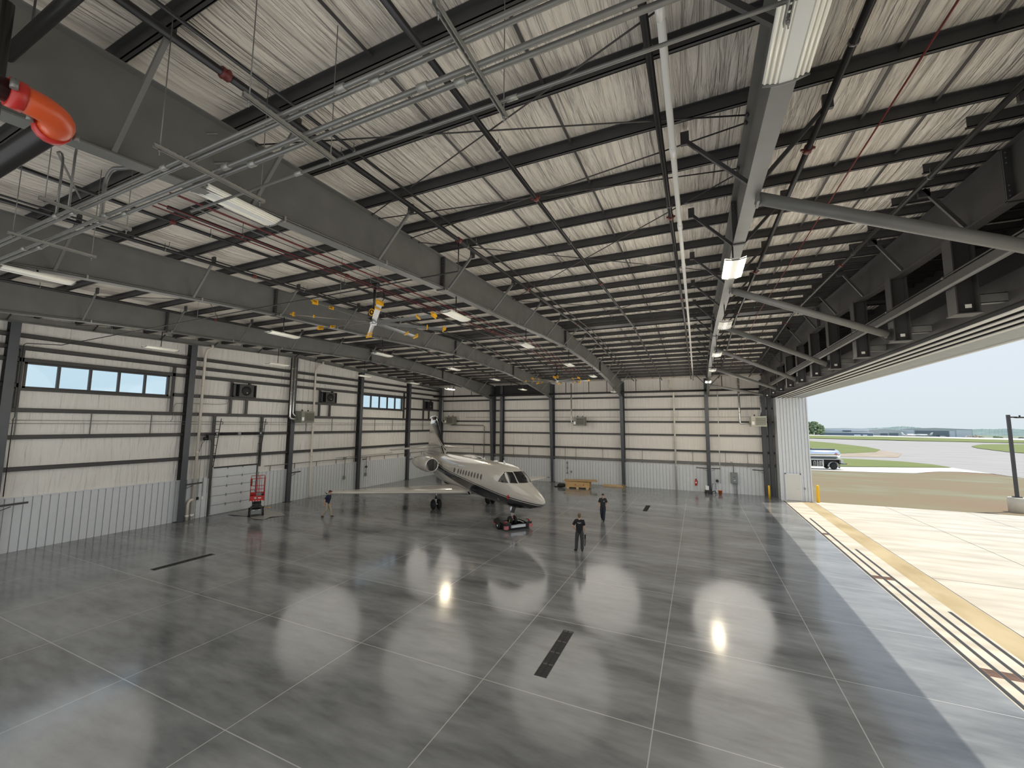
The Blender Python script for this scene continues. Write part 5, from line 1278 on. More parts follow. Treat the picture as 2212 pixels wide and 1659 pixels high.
    MB().prism([(0.42, y + s * 0.12, 1.38), (-0.42, y + s * 0.12, 1.38), (-0.32, y + s * 0.52, 0.62), (0.30, y + s * 0.52, 0.62)], (0, s * 0.025, 0.01)).build('gear_door', 'jetplain', g)
loft([airfoil(-3.5, 5.0, 0, 3.6, 0.05, vert=True), airfoil(-3.9, 4.55, 0, 3.9, 0.06, vert=True), airfoil(-4.6, 3.75, 0, 4.6, 0.09, vert=True), airfoil(-5.9, 2.15, 0, 6.1, 0.10, vert=True), airfoil(-6.42, 1.45, 0, 6.72, 0.11, vert=True)], 'fin', 'jetfin', jet)
MB().lathe([(0.001, -6.30), (0.07, -6.4), (0.13, -6.7), (0.145, -7.1), (0.12, -7.6), (0.06, -7.95), (0.001, -8.05)], (0, 0, 6.84), 'X', 16).build('fin_bullet', 'navy', jet)
MB().prism([(-8.25, -0.01, 4.0), (-8.12, -0.01, 4.0), (-7.72, -0.01, 6.3), (-7.78, -0.01, 6.3)], (0, 0.02, 0)).build('rudder_gap', 'graybox', jet)
MB().ball((-3.75, 0, 3.78), 0.09, 10, (1.2, 0.6, 0.7)).build('dorsal_intake', 'black', jet)
g = bpy.data.objects.new('nose_gear', None); COL.objects.link(g); g.parent = jet
MB().tube([(7.12, 0, 1.5), (7.18, 0, 0.62)], 0.062, 10).tube([(7.18, 0, 0.62), (7.2, 0, 0.42)], 0.042, 10).tube([(7.2, -0.2, 0.42), (7.2, 0.2, 0.42)], 0.04, 8).build('strut', 'white', g)
MB().tube([(7.12, 0, 1.2), (6.55, 0, 1.42)], 0.04, 8).tube([(7.22, 0, 1.0), (7.36, 0, 0.82), (7.24, 0, 0.6)], 0.025, 6).build('drag_brace', 'white', g)
MB().box((7.0, -0.16, 1.0), (7.2, 0.16, 1.2)).ball((7.05, 0.0, 1.3), 0.13, 10).build('steering_unit', 'chrome', g)
for q in (-1, 1):
    MB().lathe([(0.11, -0.07), (0.22, -0.07), (0.255, 0), (0.22, 0.07), (0.11, 0.07)], (7.2, q * 0.16, 0.42), 'Y', 20).build('tire', 'rubber', g)
    MB().prism([(7.75 if q < 0 else 6.9, q * 0.3, 1.36), (8.15 if q < 0 else 7.2, q * 0.3, 1.38), (8.1 if q < 0 else 7.18, q * 0.42, 1.02), (7.72 if q < 0 else 6.92, q * 0.42, 1.0)], (0, q * 0.015, 0)).build('gear_door', 'navy' if q < 0 else 'white', g)
MB().tube([(7.55, -0.15, 1.02), (7.55, -0.15, 0.55)], 0.022, 6).build('steering_pin_flag', 'red', g)

# ---- electric tug cradling the nose gear
tug = thing('aircraft_tug', 'low black wedge-shaped tug with red trim lifting the jet nose wheels', 'tug', tuple(Vector((JET[0] + math.cos(JRZ) * 6.9, JET[1] + math.sin(JRZ) * 6.9, 0))), JRZ + R(-2))
def TP(x, y, z): return (x, y, z)
b = MB(); top_ = [(-1.0, -0.45), (-0.8, -0.72), (0.2, -0.9), (0.2, 0.9), (-0.8, 0.72), (-1.0, 0.45)]
b.prism([TP(x, y, 0.1) for x, y in top_], (0, 0, 0.2)); n = len(b.v)
b._add([TP(x, y, 0.30) for x, y in top_] + [TP(-0.75, -0.4, 0.44), TP(-0.65, -0.55, 0.44), TP(0.2, -0.75, 0.42), TP(0.2, 0.75, 0.42), TP(-0.65, 0.55, 0.44), TP(-0.75, 0.4, 0.44)], [(0, 1, 7, 6), (1, 2, 8, 7), (2, 3, 9, 8), (3, 4, 10, 9), (4, 5, 11, 10), (5, 0, 6, 11), (6, 7, 8, 9, 10, 11)])
b.build('body', 'black', tug, 0.012)
MB().tube([(-1.02, 0.45, 0.16), (-1.02, -0.45, 0.16), (-0.81, -0.74, 0.16), (-0.05, -0.9, 0.16)], 0.022, 6).tube([(-1.02, 0.45, 0.16), (-0.81, 0.74, 0.16), (-0.05, 0.9, 0.16)], 0.022, 6).build('red_bumper_trim', 'red', tug)
for s in (-1, 1):
    MB().box((0.2, s * 0.52, 0.12), (1.12, s * 0.92, 0.42)).build('side_arm', 'black', tug, 0.015)
    MB().box((1.0, s * 0.70, 0.10), (1.16, s * 0.94, 0.30)).build('corner_bumper', mat('faded_red', (0.5, 0.16, 0.16), 0.5) if s < 0 else bpy.data.materials['faded_red'], tug)
    MB().ball((0.95, s * 0.8, 0.47), 0.06, 10).build('marker_lamp', 'red', tug)
    wh = MB().lathe([(0.11, -0.09), (0.20, -0.09), (0.22, 0), (0.20, 0.09), (0.11, 0.09)], (0.42, s * 0.98, 0.22), 'Y', 22).build('tire', 'rubber', tug)
    MB().lathe([(0.03, -0.095), (0.12, -0.08), (0.12, 0.08), (0.03, 0.095)], (0.42, s * 0.98, 0.22), 'Y', 18).build('hub', 'white', wh)
    MB().bar((0.3, s * 0.42, 0.36), (0.95, s * 0.45, 0.34), 0.05).build('cradle_rail', 'alu', tug)
    MB().bar((0.22, s * 0.1, 0.62), (0.55, s * 0.32, 0.36), 0.03).build('strap', mat('lime_strap', (0.35, 0.42, 0.12), 0.6) if s < 0 else bpy.data.materials['lime_strap'], tug)
MB().box((1.02, -0.5, 0.14), (1.10, 0.5, 0.30)).build('front_gate', 'alu', tug); MB().box((1.10, -0.42, 0.17), (1.11, 0.42, 0.24)).build('gate_light_bar', 'white', tug)
MB().box((0.2, -0.42, 0.10), (1.02, 0.42, 0.15)).build('cradle_floor', 'dark_steel', tug)
for k in range(3): MB().box((-0.3 + 0.18 * k, -0.1, 0.425), (-0.2 + 0.18 * k, 0.1, 0.45)).build('control_cover', 'graybox', tug)

# ---- red scissor lift on a plastic sheet
sh = MB((-27.3, 18.9, 0)); pts = [(-29.3, 18.0), (-28.6, 18.0), (-27.9, 18.2), (-27.3, 18.25), (-26.8, 18.0), (-26.2, 17.85), (-25.7, 18.1), (-25.9, 18.7), (-25.5, 19.5), (-26.4, 19.9), (-27.2, 20.1), (-28.4, 20.2), (-29.6, 19.6)]
rows = []
for k in range(8):
    t_ = k / 7; cx, cy = -27.4, 19.0
    rows.append([(cx + (px - cx) * t_, cy + (py - cy) * t_, 0.004 + 0.012 * abs(math.sin(i * 2.3 + k * 1.7)) * t_ + (0.03 if k == 7 and i % 2 else 0)) for i, (px, py) in enumerate(pts)])
sh.grid(rows, close=True)
tag(sh.build('plastic_sheet', 'sheet'), 'crumpled clear plastic sheet on the floor under the red lift', 'plastic sheet', None, 'thing')
L_ = (-27.75, 18.95, 0.0)
sl_ = thing('scissor_lift', 'red and black scissor lift parked before the overhead door', 'scissor lift', L_, R(56))
def B(a, c, name, m, bv=0, par=None): return MB().box(a, c).build(name, m, par or sl_, bv)
B((-0.36, -0.86, 0.14), (0.36, 0.86, 0.42), 'chassis', 'dark_steel', 0.02)
B((-0.30, -0.90, 0.16), (0.30, -0.86, 0.46), 'front_plate', 'graybox'); 
for x in (-0.2, 0.12): B((x, -0.915, 0.42), (x + 0.1, -0.90, 0.46), 'warning_label', 'white')
for sx in (-1, 1):
    for yy in (-0.66, 0.66):
        wh = MB().lathe([(0.10, -0.06), (0.17, -0.06), (0.185, 0), (0.17, 0.06), (0.10, 0.06)], (sx * 0.40, yy, 0.185), 'X', 22)
        wh.v = [Vector((sx * 0.40 + p.x, yy + (p.y - yy if False else p.y) - yy + 0, p.z)) if False else p for p in wh.v]
        wh = MB().lathe([(0.10, sx * 0.40 - 0.06), (0.17, sx * 0.40 - 0.06), (0.185, sx * 0.40), (0.17, sx * 0.40 + 0.06), (0.10, sx * 0.40 + 0.06)], (0, yy, 0.185), 'X', 22).build('tire', 'rubber', sl_)
        MB().lathe([(0.001, sx * 0.475), (0.135, sx * 0.465), (0.135, sx * 0.36)] if sx > 0 else [(0.135, -0.36), (0.135, -0.465), (0.001, -0.475)], (0, yy, 0.185), 'X', 20).build('wheel_hub', 'white', wh)
for k in range(3):
    z0, z1 = 0.45 + 0.17 * k, 0.62 + 0.17 * k
    for sx in (-0.24, 0.24):
        MB().bar((sx, -0.75, z0), (sx, 0.75, z1), 0.05, 0.09).bar((sx * 0.8, 0.75, z0), (sx * 0.8, -0.75, z1), 0.05, 0.09).build('scissor_arm', 'dark_steel', sl_)
B((-0.18, -0.5, 0.5), (0.18, 0.4, 0.8), 'hydraulic_unit', 'black')
B((-0.40, -0.90, 1.04), (0.40, 0.90, 1.10), 'deck', 'dark_steel')
for a, c in (((-0.42, -0.93, 1.02), (0.42, -0.90, 1.36)), ((-0.42, 0.90, 1.02), (0.42, 0.93, 1.36)), ((-0.42, -0.93, 1.04), (-0.39, 0.93, 1.22)), ((0.39, -0.93, 1.04), (0.42, 0.93, 1.22))): B(a, c, 'toe_board', 'red')
for x in (-0.36, -0.2, -0.04, 0.12, 0.28): B((x - 0.03, -0.935, 1.03), (x + 0.05, -0.93, 1.06), 'pale_decal', 'white')
B((0.06, -0.935, 1.19), (0.24, -0.93, 1.25), 'pale_decal', 'white')
em = MB(); em.lathe([(0.05, 0.0), (0.075, 0.0)], n=18); em.v = [Vector((-0.10 + p.x, -0.936, 1.23 + p.y)) for p in em.v]; em.build('pale_decal', 'white', sl_)
for x, y in ((-0.40, -0.91), (0.40, -0.91), (-0.40, 0.91), (0.40, 0.91), (-0.40, 0.0), (0.40, 0.0), (-0.08, -0.91), (0.1, 0.91)):
    MB().tube([(x, y, 1.1), (x, y, 2.5)], 0.021, 8).build('rail_post', 'red', sl_)
for z in (1.8, 2.5):
    for p, q in (((-0.4, -0.91), (0.4, -0.91)), ((-0.4, 0.91), (0.4, 0.91)), ((-0.4, -0.91), (-0.4, 0.91)), ((0.4, -0.91), (0.4, 0.91))):
        MB().tube([p + (z,), q + (z,)], 0.021, 8).build('guard_rail', 'red', sl_)
B((-0.44, -0.8, 2.0), (-0.32, -0.55, 2.45), 'control_box', 'black', 0.02); MB().tube([(-0.38, -0.6, 2.0), (-0.42, -0.4, 1.7), (-0.38, -0.45, 1.15)], 0.015, 6).build('control_cable', 'black', sl_)
B((-0.05, -0.3, 1.10), (0.25, 0.2, 1.42), 'tool_box', 'graybox', 0.02); B((0.2, 0.3, 1.10), (0.36, 0.6, 1.3), 'tool_bag', 'black', 0.03); MB().box((0.36, -0.3, 0.55), (0.41, 0.1, 0.95)).build('side_panel', 'white', sl_)
MB().tube([(0.45, 0.3, 0.35), (0.9, 0.35, 0.33)], 0.02, 6).build('lever_bar', 'yellow', sl_)

# ================================================================ people
def skin(name, verts, edges, m, parent, root=0, sub=2, smooth=True):
    """one continuous body grown round connected joints: verts = (position, (rx, ry))"""
    me = bpy.data.meshes.new(name); me.from_pydata([v[0] for v in verts], edges, []); me.materials.append(M[m] if isinstance(m, str) else m)
    o = bpy.data.objects.new(name, me); COL.objects.link(o); o.parent = parent
    md = o.modifiers.new('skin', 'SKIN'); md.use_smooth_shade = smooth
    if not me.skin_vertices: bpy.context.view_layer.update()
    for i, v in enumerate(verts):
        sv = me.skin_vertices[0].data[i]; sv.radius = v[1] if isinstance(v[1], tuple) else (v[1], v[1]); sv.use_root = (i == root)
    o.modifiers.new('subsurf', 'SUBSURF').levels = sub
    o.modifiers['subsurf'].render_levels = sub
    return o
def person(loc, rz, label, J, shirt, pants, hair, extras, hgt=1.78, sleeve=True, cap=None, shoe='black', skinm=None):
    """J: joint positions (facing +y, x to the person's right): hipL/R knee ankle toe, shoulder elbow wrist fingertip, neck, head, pelvis, chest"""
    t = thing('person', label, 'person', loc, rz, 'people on the hangar floor'); t.scale = (hgt / 1.78,) * 3
    V = {k: Vector(v) for k, v in J.items()}
    vs = []; es = []; idx = {}
    def add(k, p, r_, par=None):
        idx[k] = len(vs); vs.append((tuple(p), r_))
        if par: es.append((idx[par], idx[k]))
    add('pelvis', V['pelvis'], (0.135, 0.10)); add('waist', V['pelvis'].lerp(V['chest'], 0.5), (0.125, 0.092), 'pelvis'); add('chest', V['chest'], (0.15, 0.105), 'waist')
    add('neck0', V['neck'] - Vector((0, 0, 0.05)), 0.062, 'chest'); add('neck', V['neck'] + Vector((0, 0, 0.03)), 0.055, 'neck0')
    H = V['head']; fw = V.get('face', Vector((0, 1, 0))).normalized(); sd = Vector((fw.y, -fw.x, 0)).normalized()
    add('jaw', H + fw * 0.012 - Vector((0, 0, 0.06)), (0.068, 0.078), 'neck'); add('skull', H + Vector((0, 0, 0.03)), (0.076, 0.092), 'jaw'); add('crown', H + Vector((0, 0, 0.085)), (0.05, 0.062), 'skull')
    for s in 'LR':
        add('sh' + s, V['sh' + s], 0.062, 'chest'); add('el' + s, V['el' + s], 0.042, 'sh' + s); add('wr' + s, V['wr' + s], 0.028, 'el' + s)
        d = (V['ft' + s] - V['wr' + s]).normalized(); palm = V['wr' + s] + d * 0.06; add('pm' + s, palm, (0.036, 0.02), 'wr' + s)
        add('hp' + s, V['hp' + s], 0.09, 'pelvis'); add('kn' + s, V['kn' + s], 0.058, 'hp' + s); add('an' + s, V['an' + s], 0.04, 'kn' + s)
    body = skin('body', vs, es, skinm or 'skin', t)
    for s in 'LR':   # five separate fingers rooted in the palm
        d = (V['ft' + s] - V['wr' + s]).normalized(); palm = V['wr' + s] + d * 0.075
        sidev = d.cross(fw).normalized() if abs(d.dot(fw)) < 0.9 else d.cross(Vector((0, 0, 1))).normalized()
        acr = d.cross(sidev).normalized()
        for q, (o_, ln) in enumerate(((-0.03, 0.062), (-0.01, 0.078), (0.01, 0.083), (0.03, 0.072))):
            p0 = palm + acr * o_; p1 = p0 + d * ln * 0.5; p2 = p1 + (d * 0.85 + sidev * 0.35 * (1 if s == 'R' else -1)) * ln * 0.5
            skin('finger', [(tuple(p0 - d * 0.02), 0.010), (tuple(p1), 0.009), (tuple(p2), 0.008)], [(0, 1), (1, 2)], skinm or 'skin', body, sub=1)
        p0 = V['wr' + s] + d * 0.04 + acr * 0.03
        skin('thumb', [(tuple(p0), 0.012), (tuple(p0 + (d + acr) * 0.03), 0.011), (tuple(p0 + d * 0.062 + acr * 0.034), 0.009)], [(0, 1), (1, 2)], skinm or 'skin', body, sub=1)
    # face
    MB().ball(H + fw * 0.10 - Vector((0, 0, 0.012)), 0.017, 8, (0.8, 0.9, 1.3)).build('nose', skinm or 'skin', t)
    for s in (-1, 1):
        MB().ball(H + fw * 0.084 + sd * s * 0.031 + Vector((0, 0, 0.022)), 0.011, 8).build('eye', 'black', t)
        MB().ball(H + sd * s * 0.08 + Vector((0, 0, 0.0)), 0.026, 8, (0.5, 0.7, 1.2)).build('ear', skinm or 'skin', t)
    MB().ball(H + fw * 0.082 - Vector((0, 0, 0.05)), 0.02, 8, (1.1, 0.5, 0.3)).build('mouth', mat('lips', (0.35, 0.14, 0.12), 0.5), t)
    hb = MB(); hb.ball(H + Vector((0, 0, 0.055)) - fw * 0.018, 0.099, 16, (0.86, 0.98, 0.83)); hb.ball(H - fw * 0.05 + Vector((0, 0, -0.01)), 0.075, 14, (0.95, 0.62, 1.15)); hb.build('hair', hair, t)
    if cap:
        cp = MB(); cp.ball(H + Vector((0, 0, 0.07)), 0.104, 16, (0.92, 1.02, 0.72)); cp.build('cap', cap, t)
        c0 = H + fw * 0.09 + Vector((0, 0, 0.068)); br = MB(); br.prism([c0 - sd * 0.075, c0 + sd * 0.075, c0 + fw * 0.095 + sd * 0.045 - Vector((0, 0, 0.02)), c0 + fw * 0.095 - sd * 0.045 - Vector((0, 0, 0.02))], (0, 0, 0.012)); br.build('cap_brim', cap, t)
    # shirt with short sleeves, trousers, shoes
    up = lambda a, b, f: tuple(V[a].lerp(V[b], f))
    sv = [(tuple(V['pelvis'] + Vector((0, 0, -0.15))), (0.17, 0.135)), (tuple(V['pelvis'] + Vector((0, 0, -0.04))), (0.185, 0.145)), (tuple(V['pelvis'].lerp(V['chest'], 0.5)), (0.18, 0.138)), (tuple(V['chest']), (0.195, 0.14)), (tuple(V['neck'] - Vector((0, 0, 0.045))), (0.09, 0.085))]
    se = [(0, 1), (1, 2), (2, 3), (3, 4)]
    for s in 'LR':
        n = len(sv); sv += [(tuple(V['sh' + s]), 0.092), (up('sh' + s, 'el' + s, 0.45), 0.078), (up('sh' + s, 'el' + s, 0.80), 0.074)]; se += [(3, n), (n, n + 1), (n + 1, n + 2)]
    skin('shirt', sv, se, shirt, t)
    pv = [(tuple(V['pelvis'] + Vector((0, 0, 0.14))), (0.15, 0.115)), (tuple(V['pelvis'] + Vector((0, 0, 0.0))), (0.165, 0.128))]; pe = [(0, 1)]
    for s in 'LR':
        n = len(pv); a_ = V['an' + s]; d = (V['kn' + s] - a_).normalized()
        pv += [(tuple(V['hp' + s] - Vector((0, 0, 0.04))), 0.118), (tuple(V['kn' + s]), 0.09), (tuple(a_.lerp(V['kn' + s], 0.4)), 0.084), (tuple(a_ - d * 0.02), 0.082)]; pe += [(1, n), (n, n + 1), (n + 1, n + 2), (n + 2, n + 3)]
    skin('trousers', pv, pe, pants, t)
    for s in 'LR':
        a_ = V['an' + s]; to = V['to' + s]; d = (to - a_); d.z = 0; d = d.normalized(); z0 = 0.045 if a_.z < 0.12 else a_.z - 0.05
        skin('shoe', [((a_.x - d.x * 0.06, a_.y - d.y * 0.06, z0 + 0.004), (0.045, 0.042)), ((a_.x + d.x * 0.05, a_.y + d.y * 0.05, z0 + 0.006), (0.05, 0.046)), ((a_.x + d.x * 0.16, a_.y + d.y * 0.16, max(0.03, to.z)), (0.046, 0.03))], [(0, 1), (1, 2)], shoe, t)
    for f in extras: f(t, V)
    return t
M['skin'] = mat('warm_skin', (0.55, 0.32, 0.23), 0.5)
M['navy_cloth'] = mat('navy_cloth', (0.012, 0.018, 0.045), 0.85); M['khaki'] = mat('khaki_cloth', (0.36, 0.31, 0.23), 0.85)
M['black_cloth'] = mat('black_cloth', (0.010, 0.010, 0.012), 0.85); M['char_cloth'] = mat('charcoal_cloth', (0.045, 0.045, 0.052), 0.85)
M['denim'] = mat('dark_denim', (0.020, 0.024, 0.042), 0.85); M['gray_polo'] = mat('charcoal_polo', (0.024, 0.025, 0.028), 0.85)
M['hair'] = mat('brown_hair', (0.07, 0.05, 0.03), 0.8); M['hair2'] = mat('light_brown_hair', (0.13, 0.10, 0.055), 0.8); M['hair3'] = mat('dark_hair', (0.03, 0.02, 0.015), 0.8)
M['capred'] = mat('maroon_cap', (0.10, 0.02, 0.02), 0.8); M['brown'] = mat('brown_leather', (0.09, 0.035, 0.02), 0.6)
base = dict(pelvis=(0, 0, 0.97), chest=(0, 0.01, 1.30), neck=(0, 0, 1.50), head=(0, 0.02, 1.655), shL=(-0.19, 0, 1.42), shR=(0.19, 0, 1.42), elL=(-0.25, -0.03, 1.14), elR=(0.25, -0.03, 1.14), wrL=(-0.27, 0.05, 0.90), wrR=(0.27, 0.05, 0.90), ftL=(-0.27, 0.09, 0.73), ftR=(0.27, 0.09, 0.73),
            hpL=(-0.10, 0, 0.90), hpR=(0.10, 0, 0.90), knL=(-0.11, 0.02, 0.50), knR=(0.11, 0.02, 0.50), anL=(-0.11, -0.01, 0.09), anR=(0.11, -0.01, 0.09), toL=(-0.13, 0.18, 0.03), toR=(0.13, 0.18, 0.03))
# man in navy polo and cap, striding toward the wing
J = dict(base); J.update(chest=(0, 0.06, 1.29), neck=(0, 0.10, 1.48), head=(0, 0.15, 1.63), shL=(-0.19, 0.05, 1.40), shR=(0.19, 0.07, 1.40), elR=(0.24, -0.09, 1.14), wrR=(0.25, -0.10, 0.90), ftR=(0.25, -0.09, 0.73), elL=(-0.24, -0.02, 1.13), wrL=(-0.25, 0.06, 0.90), ftL=(-0.25, 0.1, 0.73),
    knL=(-0.10, 0.20, 0.50), anL=(-0.10, 0.27, 0.09), toL=(-0.10, 0.45, 0.03), knR=(0.10, 0.02, 0.49), anR=(0.10, -0.30, 0.11), toR=(0.10, -0.12, 0.03), hpL=(-0.10, 0.02, 0.90), hpR=(0.10, -0.01, 0.90))
person((-22.75, 20.45, 0), R(-72), 'person in navy polo, khaki trousers and maroon cap walking beside the wing', J, 'navy_cloth', 'khaki', 'hair', [], 1.76, cap='capred', shoe='brown')
# man in charcoal polo walking toward the camera
J = dict(base); J.update(knL=(-0.07, 0.16, 0.50), anL=(-0.04, 0.16, 0.09), toL=(-0.04, 0.36, 0.03), knR=(0.10, 0.06, 0.50), anR=(0.07, -0.27, 0.14), toR=(0.08, -0.10, 0.04), elL=(-0.26, -0.07, 1.15), wrL=(-0.29, -0.02, 0.92), ftL=(-0.29, 0.02, 0.75), elR=(0.27, 0.0, 1.14), wrR=(0.29, 0.10, 0.92), ftR=(0.28, 0.16, 0.76), face=(0.25, 1, 0))
def chest_logo(t, V): MB().box((-0.10, 0.160, 1.30), (-0.06, 0.168, 1.35)).build('chest_logo', 'alu', t)
person((-5.81, 27.4, 0), R(190), 'person in charcoal polo and dark jeans walking toward the camera', J, 'gray_polo', 'denim', 'hair3', [chest_logo], 1.76)
# man in black tee standing with his back to the camera
J = dict(base); J.update(elL=(-0.33, -0.06, 1.16), wrL=(-0.20, 0.02, 1.0), ftL=(-0.10, 0.12, 0.97), elR=(0.24, 0.0, 1.14), wrR=(0.26, 0.06, 0.90), ftR=(0.26, 0.08, 0.73), hpL=(-0.10, 0, 0.90), knL=(-0.14, 0.02, 0.5), anL=(-0.16, -0.02, 0.09), toL=(-0.27, 0.12, 0.03), knR=(0.12, 0.02, 0.5), anR=(0.12, -0.01, 0.09), toR=(0.13, 0.18, 0.03))
def back_text(t, V):
    b = MB(); x = -0.085
    for k, w in enumerate((0.018, 0.016, 0.02, 0.014, 0.02, 0.018, 0.016, 0.018)):
        h = 0.034 + 0.004 * (k % 2); b.box((x, -0.152, 1.36 - h / 2), (x + w * 0.35, -0.142, 1.36 + h / 2)).box((x, -0.152, 1.36 + (h / 2 - 0.008 if k % 2 else -h / 2)), (x + w * 0.9, -0.142, 1.36 + (h / 2 if k % 2 else -h / 2 + 0.008))); x += 0.0225
    b.box((-0.02, -0.150, 1.32), (0.015, -0.142, 1.335)); b.build('back_lettering', 'white', t)
bk = person((-5.53, 20.5, 0), R(12), 'person in black tee and charcoal trousers standing with back to the camera', J, 'black_cloth', 'char_cloth', 'hair2', [back_text], 1.83)
w = Vector((0.262, 0.075, 0.80)); s_ = 1.83 / 1.78
hb = thing('tool_pouch', 'black pouch with a dangling strap in the hand of the person in black tee', 'pouch', (-5.53, 20.5, 0), R(12)); hb.scale = (s_,) * 3
MB().cbox((0.262, 0.07, 0.69), (0.07, 0.16, 0.18)).build('pouch', 'black_cloth', hb, 0.02)
MB().tube([(0.262, 0.10, 0.62), (0.285, 0.08, 0.48), (0.27, 0.04, 0.34), (0.25, 0.02, 0.24), (0.235, 0.0, 0.34), (0.24, 0.04, 0.5), (0.25, 0.05, 0.62)], 0.014, 6).build('strap', 'black_cloth', hb)
# ================================================================ outdoors
def gz(x, y): return -0.006 * max(0.0, math.hypot(x, y) - 45)
rows = []
for r_ in [0.0, 20, 45, 60, 80, 110, 150, 200, 280, 400, 600, 900, 1300, 1700]:
    rows.append([(r_ * math.cos(R(a)), r_ * math.sin(R(a)), gz(r_ * math.cos(R(a)), r_ * math.sin(R(a))) - 0.31 - 0.0005 * r_) for a in range(-70, 100, 5)])
struct(MB().grid(rows).build('ground_far_field', 'farfield'))
def patch(name, m, pts, layer, z=None):
    b = MB()
    b._add([(x, y, (gz(x, y) + layer * (0.02 + 0.00035 * math.hypot(x, y))) if z is None else z) for x, y in pts], [tuple(range(len(pts)))])
    return struct(b.build(name, m))
struct(MB().box((8.62, -60, -0.3), (80, 42.3, -0.008)).build('ground_apron', 'apron'))
for k, (p, q) in enumerate((((8.66, -30), (8.66, 42.2)), ((13.3, -30), (13.3, 42.3)), ((18.0, -30), (18.0, 42.3)), ((8.66, 23.35), (70, 22.6)), ((8.66, 8), (70, 7.4)))):
    jb = MB(); jb.bar((p[0], p[1], -0.014), (q[0], q[1], -0.014), 0.03, 0.016); struct(jb.build('ground_apron_joint', 'rod'))
patch('ground_seeded_soil', 'soil', [(7.6, 42.25), (80, 42.2), (80, 66), (70, 70), (38.43, 76.6), (38.0, 82.3), (35.4, 83.25), (32.4, 82.1), (30.2, 79.9), (27.7, 76.9), (21.3, 75.3), (15.2, 74.3), (0, 71), (0, 46), (7.6, 44.3)], 0.3)
patch('ground_access_road', 'strip', [(0, 78), (16.95, 82.5), (22.6, 84.3), (30.15, 87.85), (37.94, 91.95), (38.0, 87.7), (38.2, 82.3), (35.4, 83.25), (32.4, 82.1), (30.2, 79.9), (27.7, 76.9), (21.3, 75.3), (15.2, 74.3), (0, 71)], 1.0)
patch('ground_taxiway', 'taxi', [(40, 352), (71.5, 348.4), (92.9, 342.2), (114, 329), (134.9, 324.3), (220, 318), (260, 240), (140, 140), (80, 66), (38.43, 76.6), (37.9, 92), (35.9, 104.5), (30, 105), (22, 107), (10, 108)], 0.7)
patch('ground_dirt', 'dirt', [(20, 123), (25.1, 123.3), (33.3, 131), (39.6, 138.7), (50.7, 161.2), (48.2, 139.7), (40.5, 119.6), (36, 118), (30, 116.5), (20, 117)], 1.4)
patch('ground_grass_island', 'grass', [(20, 274), (54.1, 264), (56.4, 235.7), (56.1, 209.6), (55.5, 189), (51.75, 164.6), (45, 146.5), (39.6, 138.7), (33.3, 131), (25.1, 123.3), (15, 122)], 2.0)
patch('ground_grass_verge', 'grass', [(15, 112), (22.7, 111.7), (27.3, 107.8), (32, 106.8), (35.9, 104.5), (38, 98.4), (37.94, 91.95), (30.15, 87.85), (22.74, 84.8), (16.7, 82.8), (5, 80)], 2.0)
patch('ground_grass_wedge', 'grass', [(100.6, 228.4), (113, 252.7), (122.6, 269.4), (135, 281), (146.3, 288.9), (200, 300), (200, 220), (84.7, 150), (84.7, 167.7), (84.6, 174.2), (87.7, 187.8), (92.5, 206.5)], 2.0)
patch('ground_grass_strip', 'grass', [(60, 512), (105, 511.7), (162, 520), (185.7, 494.7), (202.2, 456.5), (222.3, 438.5), (300, 400), (250, 300), (164, 323.9), (134.9, 324.3), (116.4, 335.9), (95, 350), (72.3, 352.6), (40, 356)], 2.2)
patch('ground_runway', 'strip', [(60, 600), (122, 594), (188, 640), (230, 610), (280, 560), (330, 520), (300, 400), (222.3, 438.5), (202.2, 456.5), (185.7, 494.7), (162, 520), (105, 511.7), (60, 512)], 1.6)
# far wooded ridge
HP = [(120, 1500, -8), (300.2, 1469.7, -5.6), (351, 1458.3, -0.5), (394.6, 1447.2, 2.0), (435.8, 1435.3, 4.7), (459.4, 1427.9, 6.3), (474.8, 1422.9, 7.8), (493.5, 1416.5, 9.9), (507.9, 1411.4, 9.2), (520.2, 1406.9, 7.7), (545.7, 1397.2, 4.4), (578.2, 1384.1, 3.3), (608.9, 1370.9, 3.8), (623.7, 1364.2, 4.9), (637.9, 1357.6, 4.6), (651.8, 1351, 5.8), (665.3, 1344.4, 5.9), (679.9, 1337, 4.8), (715, 1318, 4.4), (900, 1200, 5)]
rows = [[], [], []]; random.seed(3)
for a, c in zip(HP, HP[1:]):
    for k in range(8):
        t_ = k / 8; x, y, z = [lerp(p, q, t_) for p, q in zip(a, c)]; z += random.uniform(-0.7, 0.7)
        d = math.hypot(x, y)
        for j, s in enumerate((0.9, 1.0, 1.1)): rows[j].append((x * s, y * s, (-12.5 if j != 1 else z)))
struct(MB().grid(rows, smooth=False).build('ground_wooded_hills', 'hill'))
# trees beside the far hangars
random.seed(11)
def tree(loc, h, w, label):
    x, y = loc; z0 = gz(x, y) - 0.3; t = thing('tree', label, 'tree', (x, y, z0), 0, 'trees by the distant hangars')
    MB((x, y, z0)).tube([(x, y, z0), (x, y, z0 + h * 0.5)], 0.35, 8).build('trunk', 'bark', t)
    b = MB((x, y, z0))
    for k in range(60):
        a = random.uniform(0, 2 * PI); rr = math.sqrt(random.random()) * w; zz = random.uniform(0.16, 1.0); s = rr * (1.0 if zz < 0.6 else 1.5 - zz * 0.9)
        b.ball((x + s * math.cos(a), y + s * math.sin(a), z0 + h * zz * (1 - 0.05 * rr / w)), random.uniform(1.2, 2.2), 8, (1, 1, 0.8))
    b.build('crown', 'leaf', t)
tree((118.5, 588), 15.5, 5.5, 'round green tree at the edge of the jamb wall, in front of the rest of its clump')
tree((126.5, 590), 16.2, 5.5, 'tallest green tree of the clump beside the distant white hangar')
